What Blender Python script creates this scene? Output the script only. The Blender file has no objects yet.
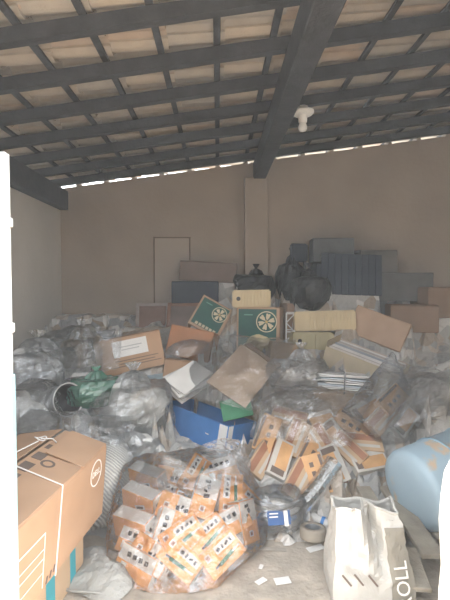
import bpy, bmesh, math, random
from mathutils import Vector, Matrix, Euler, noise
from mathutils.bvhtree import BVHTree

random.seed(7)
R = math.radians
scene = bpy.context.scene
C = scene.collection

# ------------------------------------------------------------------ camera
EYE = 1.5
cam_d = bpy.data.cameras.new('camera')
cam_d.lens = 27.0
cam_d.sensor_width = 36.0
cam_d.clip_start = 0.02
cam = bpy.data.objects.new('camera', cam_d)
cam.location = (0, 0, EYE)
cam.rotation_euler = (R(90 - 2.16), 0, R(-0.9))
C.objects.link(cam)
scene.camera = cam

# ------------------------------------------------------------------ world, sun, exposure
world = bpy.data.worlds.new('sky')
scene.world = world
world.use_nodes = True
bg = world.node_tree.nodes['Background']
bg.inputs[0].default_value = (0.93, 0.96, 1.0, 1)
bg.inputs[1].default_value = 3.4
sun_d = bpy.data.lights.new('sun', 'SUN')
sun_d.energy = 15.0
sun_d.angle = R(0.6)
sun_d.color = (1.0, 0.94, 0.85)
sun = bpy.data.objects.new('sun', sun_d)
sun.rotation_euler = (R(10), 0, R(-6))
sun.location = (0, -3, 6)
C.objects.link(sun)
vs = scene.view_settings
vs.view_transform = 'Standard'
vs.look = 'None'
vs.gamma = 1.0
vs.use_curve_mapping = False
vs.exposure = 0.88
scene.cycles.transparent_max_bounces = 24
scene.cycles.max_bounces = 8
scene.cycles.use_denoising = True

# ------------------------------------------------------------------ helpers: placing
def at(px, py, Y):
    """point of the room seen at a pixel, at room depth Y"""
    return Vector(((px - 218) / 450 * Y, Y, EYE - (py - 283) / 450 * Y))

def rot(yaw=0, tilt=0, roll=0):
    """roll about own Y, then lean back about X, then turn about Z (degrees)"""
    return Matrix.Rotation(R(yaw), 3, 'Z') @ Matrix.Rotation(R(-tilt), 3, 'X') @ Matrix.Rotation(R(roll), 3, 'Y')

# ------------------------------------------------------------------ helpers: materials
MATS = {}
def nd(nt, t, **kw):
    n = nt.nodes.new(t)
    for k, v in kw.items():
        if k.startswith('i_'):
            n.inputs[k[2:].replace('_', ' ')].default_value = v
        else:
            setattr(n, k, v)
    return n

def base_mat(name):
    m = bpy.data.materials.new(name)
    m.use_nodes = True
    nt = m.node_tree
    return m, nt, nt.nodes['Principled BSDF']

def mat(name, col, rough=0.7, var=0.18, scale=6.0, bump=0.0, bscale=40.0, spec=0.3, metal=0.0, col2=None, detail=4, trans=0):
    """plain procedural material: noise between two tones, optional bump"""
    if name in MATS:
        return MATS[name]
    m, nt, p = base_mat(name)
    tc = nd(nt, 'ShaderNodeTexCoord')
    n = nd(nt, 'ShaderNodeTexNoise')
    n.inputs['Scale'].default_value = scale
    n.inputs['Detail'].default_value = detail
    nt.links.new(tc.outputs['Object'], n.inputs['Vector'])
    r = nd(nt, 'ShaderNodeValToRGB')
    c2 = col2 or [c * (1 - var) for c in col]
    c1 = col if col2 else [min(1, c * (1 + var)) for c in col]
    r.color_ramp.elements[0].position = 0.32
    r.color_ramp.elements[1].position = 0.68
    r.color_ramp.elements[0].color = (*c2, 1)
    r.color_ramp.elements[1].color = (*c1, 1)
    nt.links.new(n.outputs['Fac'], r.inputs['Fac'])
    nt.links.new(r.outputs['Color'], p.inputs['Base Color'])
    p.inputs['Roughness'].default_value = rough
    p.inputs['Metallic'].default_value = metal
    p.inputs['Specular IOR Level'].default_value = spec
    if bump:
        b = nd(nt, 'ShaderNodeBump')
        b.inputs['Strength'].default_value = bump
        b.inputs['Distance'].default_value = 0.02
        n2 = nd(nt, 'ShaderNodeTexNoise')
        n2.inputs['Scale'].default_value = bscale
        n2.inputs['Detail'].default_value = 3
        nt.links.new(tc.outputs['Object'], n2.inputs['Vector'])
        nt.links.new(n2.outputs['Fac'], b.inputs['Height'])
        nt.links.new(b.outputs['Normal'], p.inputs['Normal'])
    MATS[name] = m
    return m

def stripe_mat(name, c1, c2, scale, axis='X', rough=0.7, distort=0.5, bump=0.0, sharp=0.1):
    if name in MATS:
        return MATS[name]
    m, nt, p = base_mat(name)
    tc = nd(nt, 'ShaderNodeTexCoord')
    w = nd(nt, 'ShaderNodeTexWave', wave_type='BANDS', bands_direction=axis)
    w.inputs['Scale'].default_value = scale
    w.inputs['Distortion'].default_value = distort
    w.inputs['Detail'].default_value = 2
    nt.links.new(tc.outputs['Object'], w.inputs['Vector'])
    r = nd(nt, 'ShaderNodeValToRGB')
    r.color_ramp.elements[0].position = 0.5 - sharp
    r.color_ramp.elements[1].position = 0.5 + sharp
    r.color_ramp.elements[0].color = (*c1, 1)
    r.color_ramp.elements[1].color = (*c2, 1)
    nt.links.new(w.outputs['Fac'], r.inputs['Fac'])
    nt.links.new(r.outputs['Color'], p.inputs['Base Color'])
    p.inputs['Roughness'].default_value = rough
    if bump:
        b = nd(nt, 'ShaderNodeBump')
        b.inputs['Strength'].default_value = bump
        b.inputs['Distance'].default_value = 0.01
        nt.links.new(w.outputs['Fac'], b.inputs['Height'])
        nt.links.new(b.outputs['Normal'], p.inputs['Normal'])
    MATS[name] = m
    return m

def film_mat(name, tint=(0.95, 0.96, 0.97), body=0.15, milk=(0.92, 0.92, 0.92), rough=0.10, bscale=22):
    """thin clear polythene: see-through, glossy on its creases, a little milky"""
    if name in MATS:
        return MATS[name]
    m, nt, p = base_mat(name)
    out = nt.nodes['Material Output']
    nt.nodes.remove(p)
    tr = nd(nt, 'ShaderNodeBsdfTransparent'); tr.inputs[0].default_value = (*tint, 1)
    gl = nd(nt, 'ShaderNodeBsdfGlossy'); gl.inputs[0].default_value = (0.95, 0.97, 1, 1); gl.inputs['Roughness'].default_value = rough
    df = nd(nt, 'ShaderNodeBsdfDiffuse'); df.inputs[0].default_value = (*milk, 1)
    tl = nd(nt, 'ShaderNodeBsdfTranslucent'); tl.inputs[0].default_value = (*milk, 1)
    tc = nd(nt, 'ShaderNodeTexCoord')
    no = nd(nt, 'ShaderNodeTexNoise'); no.inputs['Scale'].default_value = bscale; no.inputs['Detail'].default_value = 5; no.inputs['Distortion'].default_value = 1.2
    nt.links.new(tc.outputs['Object'], no.inputs['Vector'])
    bp = nd(nt, 'ShaderNodeBump'); bp.inputs['Strength'].default_value = 0.6; bp.inputs['Distance'].default_value = 0.02
    nt.links.new(no.outputs['Fac'], bp.inputs['Height'])
    for s in (gl, df, tl):
        nt.links.new(bp.outputs['Normal'], s.inputs['Normal'])
    lw = nd(nt, 'ShaderNodeFresnel'); lw.inputs['IOR'].default_value = 1.9
    nt.links.new(bp.outputs['Normal'], lw.inputs['Normal'])
    dd = nd(nt, 'ShaderNodeMixShader'); dd.inputs[0].default_value = 0.5
    nt.links.new(df.outputs[0], dd.inputs[1]); nt.links.new(tl.outputs[0], dd.inputs[2])
    m1 = nd(nt, 'ShaderNodeMixShader'); m1.inputs[0].default_value = body
    nt.links.new(tr.outputs[0], m1.inputs[1]); nt.links.new(dd.outputs[0], m1.inputs[2])
    m2 = nd(nt, 'ShaderNodeMixShader')
    mu = nd(nt, 'ShaderNodeMath', operation='MULTIPLY'); mu.inputs[1].default_value = 1.0; mu.use_clamp = True
    nt.links.new(lw.outputs[0], mu.inputs[0])
    nt.links.new(mu.outputs[0], m2.inputs[0])
    nt.links.new(m1.outputs[0], m2.inputs[1]); nt.links.new(gl.outputs[0], m2.inputs[2])
    nt.links.new(m2.outputs[0], out.inputs['Surface'])
    MATS[name] = m
    return m

WALL = mat('plaster_beige', (0.37, 0.31, 0.255), 0.9, 0.07, 1.6, 0.25, 14)
WALLW = mat('plaster_white', (0.64, 0.61, 0.56), 0.9, 0.06, 1.2, 0.25, 14)
FLOOR = mat('concrete', (0.42, 0.37, 0.31), 0.9, 0.25, 5.0, 0.5, 30)
DARKWOOD = mat('dark_wood', (0.030, 0.030, 0.032), 0.75, 0.3, 8, 0.3, 40)
TILE = mat('clay_tile', (0.38, 0.33, 0.27), 0.85, 0.12, 5, 0.2, 40)
KRAFT = mat('kraft_board', (0.47, 0.30, 0.19), 0.8, 0.07, 5)
KRAFT2 = mat('kraft_board_pale', (0.52, 0.37, 0.24), 0.8, 0.08, 5)
KRAFTR = mat('kraft_board_red', (0.40, 0.20, 0.11), 0.8, 0.08, 5)
KRAFTD = mat('kraft_board_dim', (0.25, 0.17, 0.12), 0.8, 0.1, 5)
TAPE = mat('packing_tape', (0.50, 0.36, 0.22), 0.3, 0.05, 5, spec=0.5)
PAPER = mat('white_paper', (0.78, 0.77, 0.75), 0.8, 0.05, 8)
PAPERG = stripe_mat('paper_edges', (0.55, 0.55, 0.56), (0.82, 0.81, 0.80), 40, 'Z', 0.8, 1.5)
INK = mat('black_ink', (0.03, 0.03, 0.035), 0.6, 0.1)
GREYINK = mat('grey_ink', (0.16, 0.12, 0.10), 0.7, 0.1)
WHITEINK = mat('white_ink', (0.85, 0.82, 0.78), 0.6, 0.03)
STRING = mat('white_string', (0.85, 0.83, 0.80), 0.8, 0.05, 60)
TEAL = mat('teal_print', (0.05, 0.33, 0.40), 0.6, 0.1)
GREEN = mat('green_print', (0.028, 0.100, 0.085), 0.7, 0.12, 6)
BEIGE = mat('beige_board', (0.58, 0.48, 0.31), 0.8, 0.08, 6)
BLUE = mat('blue_plastic_board', (0.06, 0.21, 0.52), 0.5, 0.1, 6)
ORANGE = mat('orange_card', (0.92, 0.43, 0.13), 0.5, 0.08, 9)
PENWHITE = mat('white_card', (0.80, 0.78, 0.74), 0.5, 0.04, 9)
PENGREEN = mat('green_pen_print', (0.05, 0.20, 0.12), 0.5, 0.1)
OLDORANGE = mat('faded_orange_card', (0.62, 0.36, 0.17), 0.6, 0.12, 9)
BROWNCARD = mat('brown_red_card', (0.36, 0.17, 0.10), 0.6, 0.12, 9)
BLACKP = mat('black_plastic', (0.025, 0.027, 0.03), 0.4, 0.3, 8, 0.5, 18)
GREYP = mat('grey_plastic', (0.20, 0.21, 0.22), 0.4, 0.2, 8)
WHITEP = mat('white_plastic', (0.80, 0.80, 0.78), 0.4, 0.03, 8)
WOODG = mat('weathered_wood', (0.36, 0.32, 0.26), 0.85, 0.2, 7, 0.3, 50)
BLUEPAINT = mat('pale_blue_paint', (0.36, 0.53, 0.66), 0.55, col2=(0.33, 0.49, 0.62), scale=3)
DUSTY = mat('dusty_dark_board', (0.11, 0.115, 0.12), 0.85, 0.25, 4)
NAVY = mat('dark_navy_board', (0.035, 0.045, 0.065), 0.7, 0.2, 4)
FILM = film_mat('clear_film')
FILMG = film_mat('grey_film', (0.90, 0.92, 0.93), 0.20, (0.85, 0.86, 0.87), 0.10, 20)
FILMGREEN = film_mat('green_film', (0.45, 0.75, 0.60), 0.5, (0.22, 0.55, 0.42), 0.18, 18)

# ------------------------------------------------------------------ helpers: objects
REG = []           # meshes lying on the heap: it is shaped to carry them

def link(name, me, m, parent=None, loc=None, rotm=None, smooth=False):
    o = bpy.data.objects.new(name, me)
    C.objects.link(o)
    if m and not me.materials:
        me.materials.append(m)
    if parent:
        o.parent = parent
    M = (rotm or Matrix.Identity(3)).to_4x4()
    if loc is not None:
        M.translation = Vector(loc)
    o.matrix_basis = M
    if smooth:
        for p in me.polygons:
            p.use_smooth = True
    return o

def pydata(name, v, f):
    me = bpy.data.meshes.new(name)
    me.from_pydata([tuple(x) for x in v], [], f)
    me.validate()
    me.update()
    return me

def bm_mesh(name, bm):
    me = bpy.data.meshes.new(name)
    bm.to_mesh(me)
    bm.free()
    return me

def box_me(name, sx, sy, sz, bev=0.004, c=(0, 0, 0), dent=0.0, seed=0, seg=1):
    bm = bmesh.new()
    bmesh.ops.create_cube(bm, size=1)
    for v in bm.verts:
        v.co = Vector((v.co.x * sx + c[0], v.co.y * sy + c[1], v.co.z * sz + c[2]))
    if dent:
        bmesh.ops.subdivide_edges(bm, edges=bm.edges[:], cuts=4, use_grid_fill=True)
        for v in bm.verts:
            k = noise.noise_vector(v.co * 5 + Vector((seed, seed * 2.3, 0)))
            v.co += k * dent
    elif bev:
        bmesh.ops.bevel(bm, geom=bm.edges[:], offset=min(bev, sx * .3, sy * .3, sz * .3), segments=seg, affect='EDGES')
    return bm_mesh(name, bm)

def tube_me(name, pts, r, n=6, closed=False):
    pts = [Vector(p) for p in pts]
    vs, fs = [], []
    N = len(pts)
    for i, p in enumerate(pts):
        a = pts[i - 1] if (i or closed) else p
        b = pts[(i + 1) % N] if (i < N - 1 or closed) else p
        d = (b - a).normalized()
        up = Vector((0, 0, 1)) if abs(d.z) < .9 else Vector((1, 0, 0))
        s = d.cross(up).normalized()
        t = s.cross(d)
        for k in range(n):
            an = 2 * math.pi * k / n
            vs.append(p + s * (r * math.cos(an)) + t * (r * math.sin(an)))
    for i in range(N if closed else N - 1):
        j = (i + 1) % N
        for k in range(n):
            l = (k + 1) % n
            fs.append((i * n + k, i * n + l, j * n + l, j * n + k))
    if not closed:
        fs.append(tuple(range(n))[::-1])
        fs.append(tuple((N - 1) * n + k for k in range(n)))
    return pydata(name, vs, fs)

def lathe_me(name, prof, n=24):
    """profile (r, z) turned about Z"""
    vs, fs = [], []
    for r, z in prof:
        for k in range(n):
            a = 2 * math.pi * k / n
            vs.append((r * math.cos(a), r * math.sin(a), z))
    for i in range(len(prof) - 1):
        for k in range(n):
            l = (k + 1) % n
            fs.append((i * n + k, i * n + l, (i + 1) * n + l, (i + 1) * n + k))
    return pydata(name, vs, fs)

def text_me(name, body, size, depth=0.001):
    cu = bpy.data.curves.new(name, 'FONT')
    cu.body = body
    cu.size = size
    cu.align_x = 'CENTER'
    cu.align_y = 'CENTER'
    cu.extrude = depth
    cu.resolution_u = 3
    o = bpy.data.objects.new(name, cu)
    C.objects.link(o)
    me = bpy.data.meshes.new_from_object(o)
    bpy.data.objects.remove(o)
    me.materials.clear()
    return me

def thing(name, label, cat, loc, rotm=None, group=None):
    o = bpy.data.objects.new(name, None)
    C.objects.link(o)
    o.empty_display_size = 0.05
    M = (rotm or Matrix.Identity(3)).to_4x4()
    M.translation = Vector(loc)
    o.matrix_basis = M
    o['label'] = label
    o['category'] = cat
    if group:
        o['group'] = group
    return o

def tag(o, label, cat, group=None, kind=None):
    o['label'] = label
    o['category'] = cat
    if group:
        o['group'] = group
    if kind:
        o['kind'] = kind
    return o

def struct(name, me, m, parent=None, **kw):
    o = link(name, me, m, parent, **kw)
    if not parent:
        o['kind'] = 'structure'
    return o

def rest(o):
    """note a thing (with its parts) as one the heap carries"""
    REG.append(o)
    return o

FACE = {  # rotation that lays an XY drawing onto a face of a box, readable from outside
    'front': Matrix.Rotation(R(90), 3, 'X'),
    'right': Matrix.Rotation(R(90), 3, 'Z') @ Matrix.Rotation(R(90), 3, 'X'),
    'left': Matrix.Rotation(R(-90), 3, 'Z') @ Matrix.Rotation(R(90), 3, 'X'),
    'top': Matrix.Identity(3),
}

def sticker(name, parent, face, dims, u, v, w, h, m, lift=0.0015, ang=0, thick=0.0012):
    """thin flat print / label on a face; u,v offsets from the face centre (m)"""
    sx, sy, sz = dims
    F = FACE[face]
    cen = {'front': Vector((0, -sy / 2, sz / 2)), 'right': Vector((sx / 2, 0, sz / 2)),
           'left': Vector((-sx / 2, 0, sz / 2)), 'top': Vector((0, 0, sz))}[face]
    pos = cen + F @ Vector((u, v, lift))
    return link(name, box_me(name, w, h, thick, 0), m, parent, pos, F @ Matrix.Rotation(R(ang), 3, 'Z'))

def on_face(name, me, parent, face, dims, u, v, m, lift=0.0015, ang=0):
    sx, sy, sz = dims
    F = FACE[face]
    cen = {'front': Vector((0, -sy / 2, sz / 2)), 'right': Vector((sx / 2, 0, sz / 2)),
           'left': Vector((-sx / 2, 0, sz / 2)), 'top': Vector((0, 0, sz))}[face]
    return link(name, me, m, parent, cen + F @ Vector((u, v, lift)), F @ Matrix.Rotation(R(ang), 3, 'Z'))

def carton(name, label, cat, cen, dims, rm, m, group=None, flaps=(2, 2), tape=True, seam='X', inner=True):
    """closed carton standing on its base: body, two top flaps meeting at a seam, tape over it.  cen = middle of the body"""
    sx, sy, sz = dims
    base = Vector(cen) - rm @ Vector((0, 0, sz / 2))
    t = thing(name, label, cat, base, rm, group)
    th = 0.005
    link('body', box_me('body', sx, sy, sz - th, 0.005, (0, 0, (sz - th) / 2)), m, t)
    if flaps:
        for s in (-1, 1):
            a = flaps[0] if s < 0 else flaps[1]
            if seam == 'X':
                me = box_me('flap', sx - .004, sy / 2 - .003, th, .001, (0, -s * (sy / 4 - .0015), th / 2))
                link('flap', me, m, t, (0, s * sy / 2, sz - th + .0006), Matrix.Rotation(R(-s * a), 3, 'X'))
            else:
                me = box_me('flap', sx / 2 - .003, sy - .004, th, .001, (-s * (sx / 4 - .0015), 0, th / 2))
                link('flap', me, m, t, (s * sx / 2, 0, sz - th + .0006), Matrix.Rotation(R(s * a), 3, 'Y'))
        if tape and max(flaps) < 4:
            zt = sz + .004 + math.tan(R(max(flaps))) * (sy if seam == 'X' else sx) / 2
            if seam == 'X':
                link('tape', box_me('tape', sx, .05, .001, 0), TAPE, t, (0, 0, zt))
            else:
                link('tape', box_me('tape', .05, sy, .001, 0), TAPE, t, (0, 0, zt))
    return rest(t)

def crinkle(co, seed, amp, f):
    """sharp folds: ridged noise"""
    s = Vector((seed * 3.1, seed * 1.7, seed * 0.9))
    a = 1 - abs(noise.noise(co * f + s)) * 2
    b = 1 - abs(noise.noise(co * f * 2.3 + s * 2)) * 2
    c_ = 1 - abs(noise.noise(co * f * 4.7 + s * 3)) * 2
    return (a * .55 + b * .30 + c_ * .15) * amp

def blob_me(name, rx, ry, rz, seed=1, amp=.05, f=5, n=36, e=2.4, flat=0.0, neck=0.0, top=None):
    """lumpy closed bag: superellipsoid with ridged folds, flat underneath; neck>0 pinches the top to a gathered tuft"""
    vs, fs = [], []
    m = n * 2 // 3
    for i in range(m + 1):
        th = math.pi * i / m - math.pi / 2
        for k in range(n):
            ph = 2 * math.pi * k / n
            def pw(x):
                return math.copysign(abs(x) ** (2 / e), x)
            v = Vector((rx * pw(math.cos(th)) * pw(math.cos(ph)), ry * pw(math.cos(th)) * pw(math.sin(ph)), rz * pw(math.sin(th))))
            d = v.normalized()
            v += d * (crinkle(v, seed, amp, f) + noise.noise(v * 4.5 + Vector((seed * 1.3, 0, seed))) * amp * 1.6)
            if flat and v.z < -rz * flat:
                v.z = -rz * flat + (v.z + rz * flat) * .15
            if neck and i > m * .72:
                t = (i - m * .72) / (m * .28)
                q = neck * (.5 + .5 * math.cos(t * 2.6)) if t < .62 else neck * (.12 + (t - .62) * .9)
                rad = max(q, .02)
                ang = ph
                v = Vector((rx * rad * math.cos(ang) * (1 + .25 * math.sin(ang * 7 + seed)), ry * rad * math.sin(ang) * (1 + .25 * math.sin(ang * 5)), rz * (.75 + t * .75)))
            vs.append(v)
    for i in range(m):
        for k in range(n):
            l = (k + 1) % n
            fs.append((i * n + k, i * n + l, (i + 1) * n + l, (i + 1) * n + k))
    return pydata(name, vs, fs)

def sheet_me(name, fn, nu, nv, thick=0):
    vs, fs = [], []
    for j in range(nv + 1):
        for i in range(nu + 1):
            vs.append(fn(i / nu, j / nv))
    for j in range(nv):
        for i in range(nu):
            a = j * (nu + 1) + i
            fs.append((a, a + 1, a + nu + 2, a + nu + 1))
    return pydata(name, vs, fs)

def slab_me(name, w, d, t, seed=0, wob=0.01, n=5):
    """a sheet of board or paper with thickness, gently bowed; lies in XY, base at z 0"""
    vs, fs = [], []
    for top in (0, 1):
        for j in range(n + 1):
            for i in range(n + 1):
                x, y = (i / n - .5) * w, (j / n - .5) * d
                z = noise.noise(Vector((x * 4 + seed, y * 4, seed))) * wob
                vs.append((x, y, z + top * t))
    N = (n + 1) ** 2
    for j in range(n):
        for i in range(n):
            a = j * (n + 1) + i
            fs.append((a, a + n + 1, a + n + 2, a + 1))
            fs.append((N + a, N + a + 1, N + a + n + 2, N + a + n + 1))
    def edge(idx):
        for p, q in zip(idx, idx[1:]):
            fs.append((p, q, N + q, N + p))
    edge([i for i in range(n + 1)])
    edge([(n + 1) * n + i for i in range(n, -1, -1)])
    edge([j * (n + 1) for j in range(n, -1, -1)])
    edge([j * (n + 1) + n for j in range(n + 1)])
    return pydata(name, vs, fs)

# ================================================================== THE ROOM
D = 5.2                       # back wall
XL, XR = -1.83, 3.1           # side walls
SL = 0.125                    # the roof rises to the right
BETA = math.tan(R(3.0))       # back wall and rafters run a little askew
def yb(x): return D - x * BETA          # back wall face
def hr(x): return EYE + 1.295 + SL * x  # underside of rafters

# floor and yard
bm = bmesh.new()
bmesh.ops.create_grid(bm, x_segments=60, y_segments=60, size=1)
for v in bm.verts:
    v.co = Vector((v.co.x * 5, 3.6 + v.co.y * 2.2, 0))
    v.co.z = noise.noise(v.co * 1.5) * .004
struct('floor', bm_mesh('floor', bm), FLOOR)

bm = bmesh.new()
bmesh.ops.create_grid(bm, x_segments=40, y_segments=40, size=1)
for v in bm.verts:
    v.co = Vector((v.co.x * 12, -8.6 + v.co.y * 10, 0))
    v.co.z = noise.noise(v.co * 1.1) * .012 - .008
struct('yard_ground', bm_mesh('yard_ground', bm), mat('yard_earth', (.27, .22, .17), .95, .2, 3, .5, 20))

struct('sky_blocker', box_me('sky_blocker', 20, .2, 3.2, 0, (0, -4.6, 1.6)), mat('sky_blocker_plaster', (.40, .35, .29), .9, .1, 2))  # unseen wall added behind the camera: blocks low sky, darkens the room's back

def wall_panel(name, pts2, thick, origin, ux, m):
    """upright slab: outline (u, z) along direction ux from origin, thickness to its left-hand side"""
    ux = Vector(ux).normalized()
    nx = Vector((-ux.y, ux.x, 0)) * thick
    o = Vector(origin)
    a = [o + ux * u + Vector((0, 0, z)) for u, z in pts2]
    b = [p + nx for p in a]
    n = len(a)
    fs = [tuple(range(n)), tuple(range(2 * n - 1, n - 1, -1))]
    for i in range(n):
        j = (i + 1) % n
        fs.append((i, i + n, j + n, j))
    return struct(name, pydata(name, a + b, fs), m)

Lb = (XR - XL) / math.cos(R(3.0))
wall_panel('wall_back', [(0, 0), (Lb, 0), (Lb, hr(XR) + .028), (0, hr(XL) + .028)], .15, (XL, yb(XL), 0), (1, -BETA, 0), WALL)
struct('wall_left', box_me('wall_left', .15, 3.9, hr(XL) - .02, 0, (XL - .075, yb(XL) - 1.93, (hr(XL) - .02) / 2)), WALLW)
struct('wall_right', box_me('wall_right', .15, 3.6, hr(XR) - .02, 0, (XR + .075, yb(XR) - 1.78, (hr(XR) - .02) / 2)), WALLW)
wb = bpy.data.objects['wall_back']
for i in range(-5, 10):
    x = -.005 + .324 * i
    if XL < x < XR:
        link('mortar_lump', box_me('mortar_lump', .05, .13, .06, .012, dent=0), WALL, wb, (x, yb(x) + .07, hr(x) + .05))
# pier on the back wall under the main beam
struct('trim_1', box_me('pier', .26, .14, EYE + 1.18, .006, (.43, yb(.43) - .06, (EYE + 1.18) / 2)), WALL)
# raised plaster panel with a thin rim on the back wall
pn = struct('trim_2', box_me('wall_panel', .41, .012, 1.2, .003, (-.53, yb(-.53) - .006, 1.42)), mat('panel_plaster', (0.40, 0.34, 0.285), 0.9, .05, 3))
for (w, h, x, z) in ((.43, .014, -.53, 2.022), (.014, 1.2, -.735, 1.42), (.014, 1.2, -.325, 1.42)):
    link('rim', box_me('rim', w, .02, h, .002, (x, yb(-.53) - .012, z)), mat('rim_wood', (.20, .16, .13), .8), pn)
# socket on the left end of the back wall
sk = thing('wall_socket', 'small grey socket plate low on the back wall beside the left corner', 'socket', (-1.30, yb(-1.30) - .004, 1.07))
link('plate', box_me('plate', .12, .012, .075, .003), mat('socket_grey', (.40, .38, .35), .6), sk)
for x in (-.028, .028):
    link('socket_hole', box_me('socket_hole', .03, .006, .03, .002), GREYINK, sk, (x, -.007, 0))

# ------------------------------------------------------------------ roof
Y0R, Y1R = 1.33, D + .16
def slope_slab(name, x0, x1, yfun, wy, z0, tz, m, parent):
    """bar along the slope, between x0 and x1"""
    vs = []
    for x in (x0, x1):
        for dy in (-wy / 2, wy / 2):
            for dz in (0, tz):
                vs.append((x, yfun(x) + dy, hr(x) + z0 + dz))
    fs = [(0, 1, 3, 2), (4, 6, 7, 5), (0, 4, 5, 1), (2, 3, 7, 6), (0, 2, 6, 4), (1, 5, 7, 3)]
    return link(name, pydata(name, vs, fs), m, parent)

ceil = bpy.data.objects.new('ceiling', None)
C.objects.link(ceil)
ceil['kind'] = 'structure'
RH, BH = .075, .022
k = 0
for i in range(9):
    yc = 1.30 + .46 * i
    if yc > 5.1:
        break
    slope_slab('rafter', XL - .3, XR + .3, lambda x, yc=yc: yc - x * BETA, .058, 0, RH, DARKWOOD, ceil)
GA = .324
bat_x = [-.005 + GA * i for i in range(-6, 11)]
bats = []
for x in bat_x:
    if XL - .3 < x < XR + .3:
        sk_ = (Y1R - Y0R)
        me = box_me('batten', .038, Y1R - Y0R, BH, .002)
        M = Matrix.Rotation(-math.atan(SL), 3, 'Y')
        link('batten', me, DARKWOOD, ceil, (x, (Y0R + Y1R) / 2 - x * BETA * .0, hr(x) + RH + BH / 2), M)
# tiles: S-shaped, laid along the slope, each lapping over the one below
TW, TL = .212, .41
def tile_me():
    vs, fs = [], []
    n = 12
    prof = []
    for i in range(n + 1):
        u = i / n
        y = (u - .5) * (TW + .018)
        if u < .5:
            z = -.020 * math.sin(u / .5 * math.pi)
        else:
            z = .040 * math.sin((u - .5) / .5 * math.pi)
        prof.append((y, z))
    t = .011
    for x, dz in ((-TL * .5, .0), (TL * .5, -.012)):
        for (y, z) in prof:
            vs.append((x, y, z + dz))
        for (y, z) in prof:
            vs.append((x, y, z + dz + t))
    N = n + 1
    for i in range(n):
        fs.append((i, i + 1, 2 * N + i + 1, 2 * N + i))
        fs.append((N + i, 3 * N + i, 3 * N + i + 1, N + i + 1))
        fs.append((i, N + i, N + i + 1, i + 1))
        fs.append((2 * N + i, 2 * N + i + 1, 3 * N + i + 1, 3 * N + i))
    fs.append((0, 2 * N, 3 * N, N))
    fs.append((n, N + n, 3 * N + n, 2 * N + n))
    me = pydata('roof_tile', vs, fs)
    me.materials.append(TILE)
    for p in me.polygons:
        p.use_smooth = False
    return me
TME = tile_me()
TM2 = TME.copy(); TM2.materials.clear(); TM2.materials.append(mat('clay_tile_warm', (0.40, 0.32, 0.25), .85, .14, 5, .2, 40))
TM3 = TME.copy(); TM3.materials.clear(); TM3.materials.append(mat('clay_tile_grey', (0.33, 0.30, 0.26), .85, .14, 5, .2, 40))
tiles = []
ny = int((Y1R - Y0R) / TW) + 1
for i in range(-7, 10):
    for j in range(ny):
        x = .16 + GA * i
        y = Y0R + TW * (j + .5)
        z = hr(x) + RH + BH + .034
        tiles.append((x, y, z))
def seen(t):
    x, y, z = t
    px, py = 218 + 450 * x / y, 283 - 450 * (z - EYE) / y
    return -30 < px < 480 and py > -30
vis = [t for t in tiles if seen(t)]
hid = [t for t in tiles if not seen(t)]
vis.sort(key=lambda t: t[1])
hid += vis[300:]
vis = vis[:300]
rt = Matrix.Rotation(-math.atan(SL) + R(1.2), 3, 'Y')
for (x, y, z) in vis:
    me = random.choice((TME, TME, TM2, TM3))
    o = link('roof_tile', me, None, ceil, (x + random.uniform(-.006, .006), y + random.uniform(-.003, .003), z + random.uniform(0, .003)),
             rt @ Matrix.Rotation(R(random.uniform(-.7, .7)), 3, 'Z'))
if hid:
    bm = bmesh.new()
    for t in hid:
        n0 = len(bm.verts)
        bm.from_mesh(TME)
        bm.verts.ensure_lookup_table()
        for v in bm.verts[n0:]:
            v.co = rt @ v.co + Vector(t)
    o = link('roof_tiling', bm_mesh('roof_tiling', bm), TILE, ceil)
    o['kind'] = 'stuff'
# main beam and left wall plate, each one timber
b = struct('trim_3', box_me('roof_beam', .135, 3.75, .19, .006, (.465, 3.26, hr(.465) - .097)), DARKWOOD)
b = struct('trim_4', box_me('wall_plate', .10, 3.6, .22, .006, (XL + .05, yb(XL) - 1.82, hr(XL) - .115)), DARKWOOD)

# lamp holder with a bulb under a rafter
lp = thing('ceiling_lamp', 'white round lamp holder with bare bulb under the roof rafter', 'lamp', (.665, 3.6 - .665 * BETA, hr(.665) - .032))
link('holder_plate', lathe_me('holder_plate', [(0, .032), (.04, .032), (.045, 0), (.085, 0), (.088, -.012), (.075, -.030), (.045, -.038), (0, -.038)]), WHITEP, lp, smooth=True)
link('socket', lathe_me('socket', [(.036, -.036), (.034, -.085), (.028, -.092), (0, -.092)]), WHITEP, lp, smooth=True)
link('bulb', lathe_me('bulb', [(.022, -.090), (.030, -.108), (.036, -.125), (.034, -.143), (.022, -.158), (0, -.163)]), mat('bulb_glass', (.82, .82, .80), .25, .02), lp, smooth=True)

# ------------------------------------------------------------------ the entrance: gate leaf on the left, plastered pier on the right
GY = 1.5
gw, gh, split = .75, 1.925, 1.195
gate = bpy.data.objects.new('door_1', None)
C.objects.link(gate)
gate['kind'] = 'structure'
gate.location = (-.688, GY, 0)

GWHITE = mat('gate_white_paint', (.86, .87, .86), .5, .03)
GBLUE = mat('gate_blue_paint', (.40, .62, .68), .5, .04)
link('upper_panel', box_me('upper_panel', gw, .03, gh - split, .003, (-gw / 2, 0, split + (gh - split) / 2)), GWHITE, gate)
link('lower_panel', box_me('lower_panel', gw + .006, .036, split - .02, .003, (-gw / 2 + .003, 0, .02 + (split - .02) / 2)), GBLUE, gate)
for z in (1.35, 1.70):
    link('hinge', box_me('hinge', .008, .04, .03, .003, (.002, 0, z)), GWHITE, gate)

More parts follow.
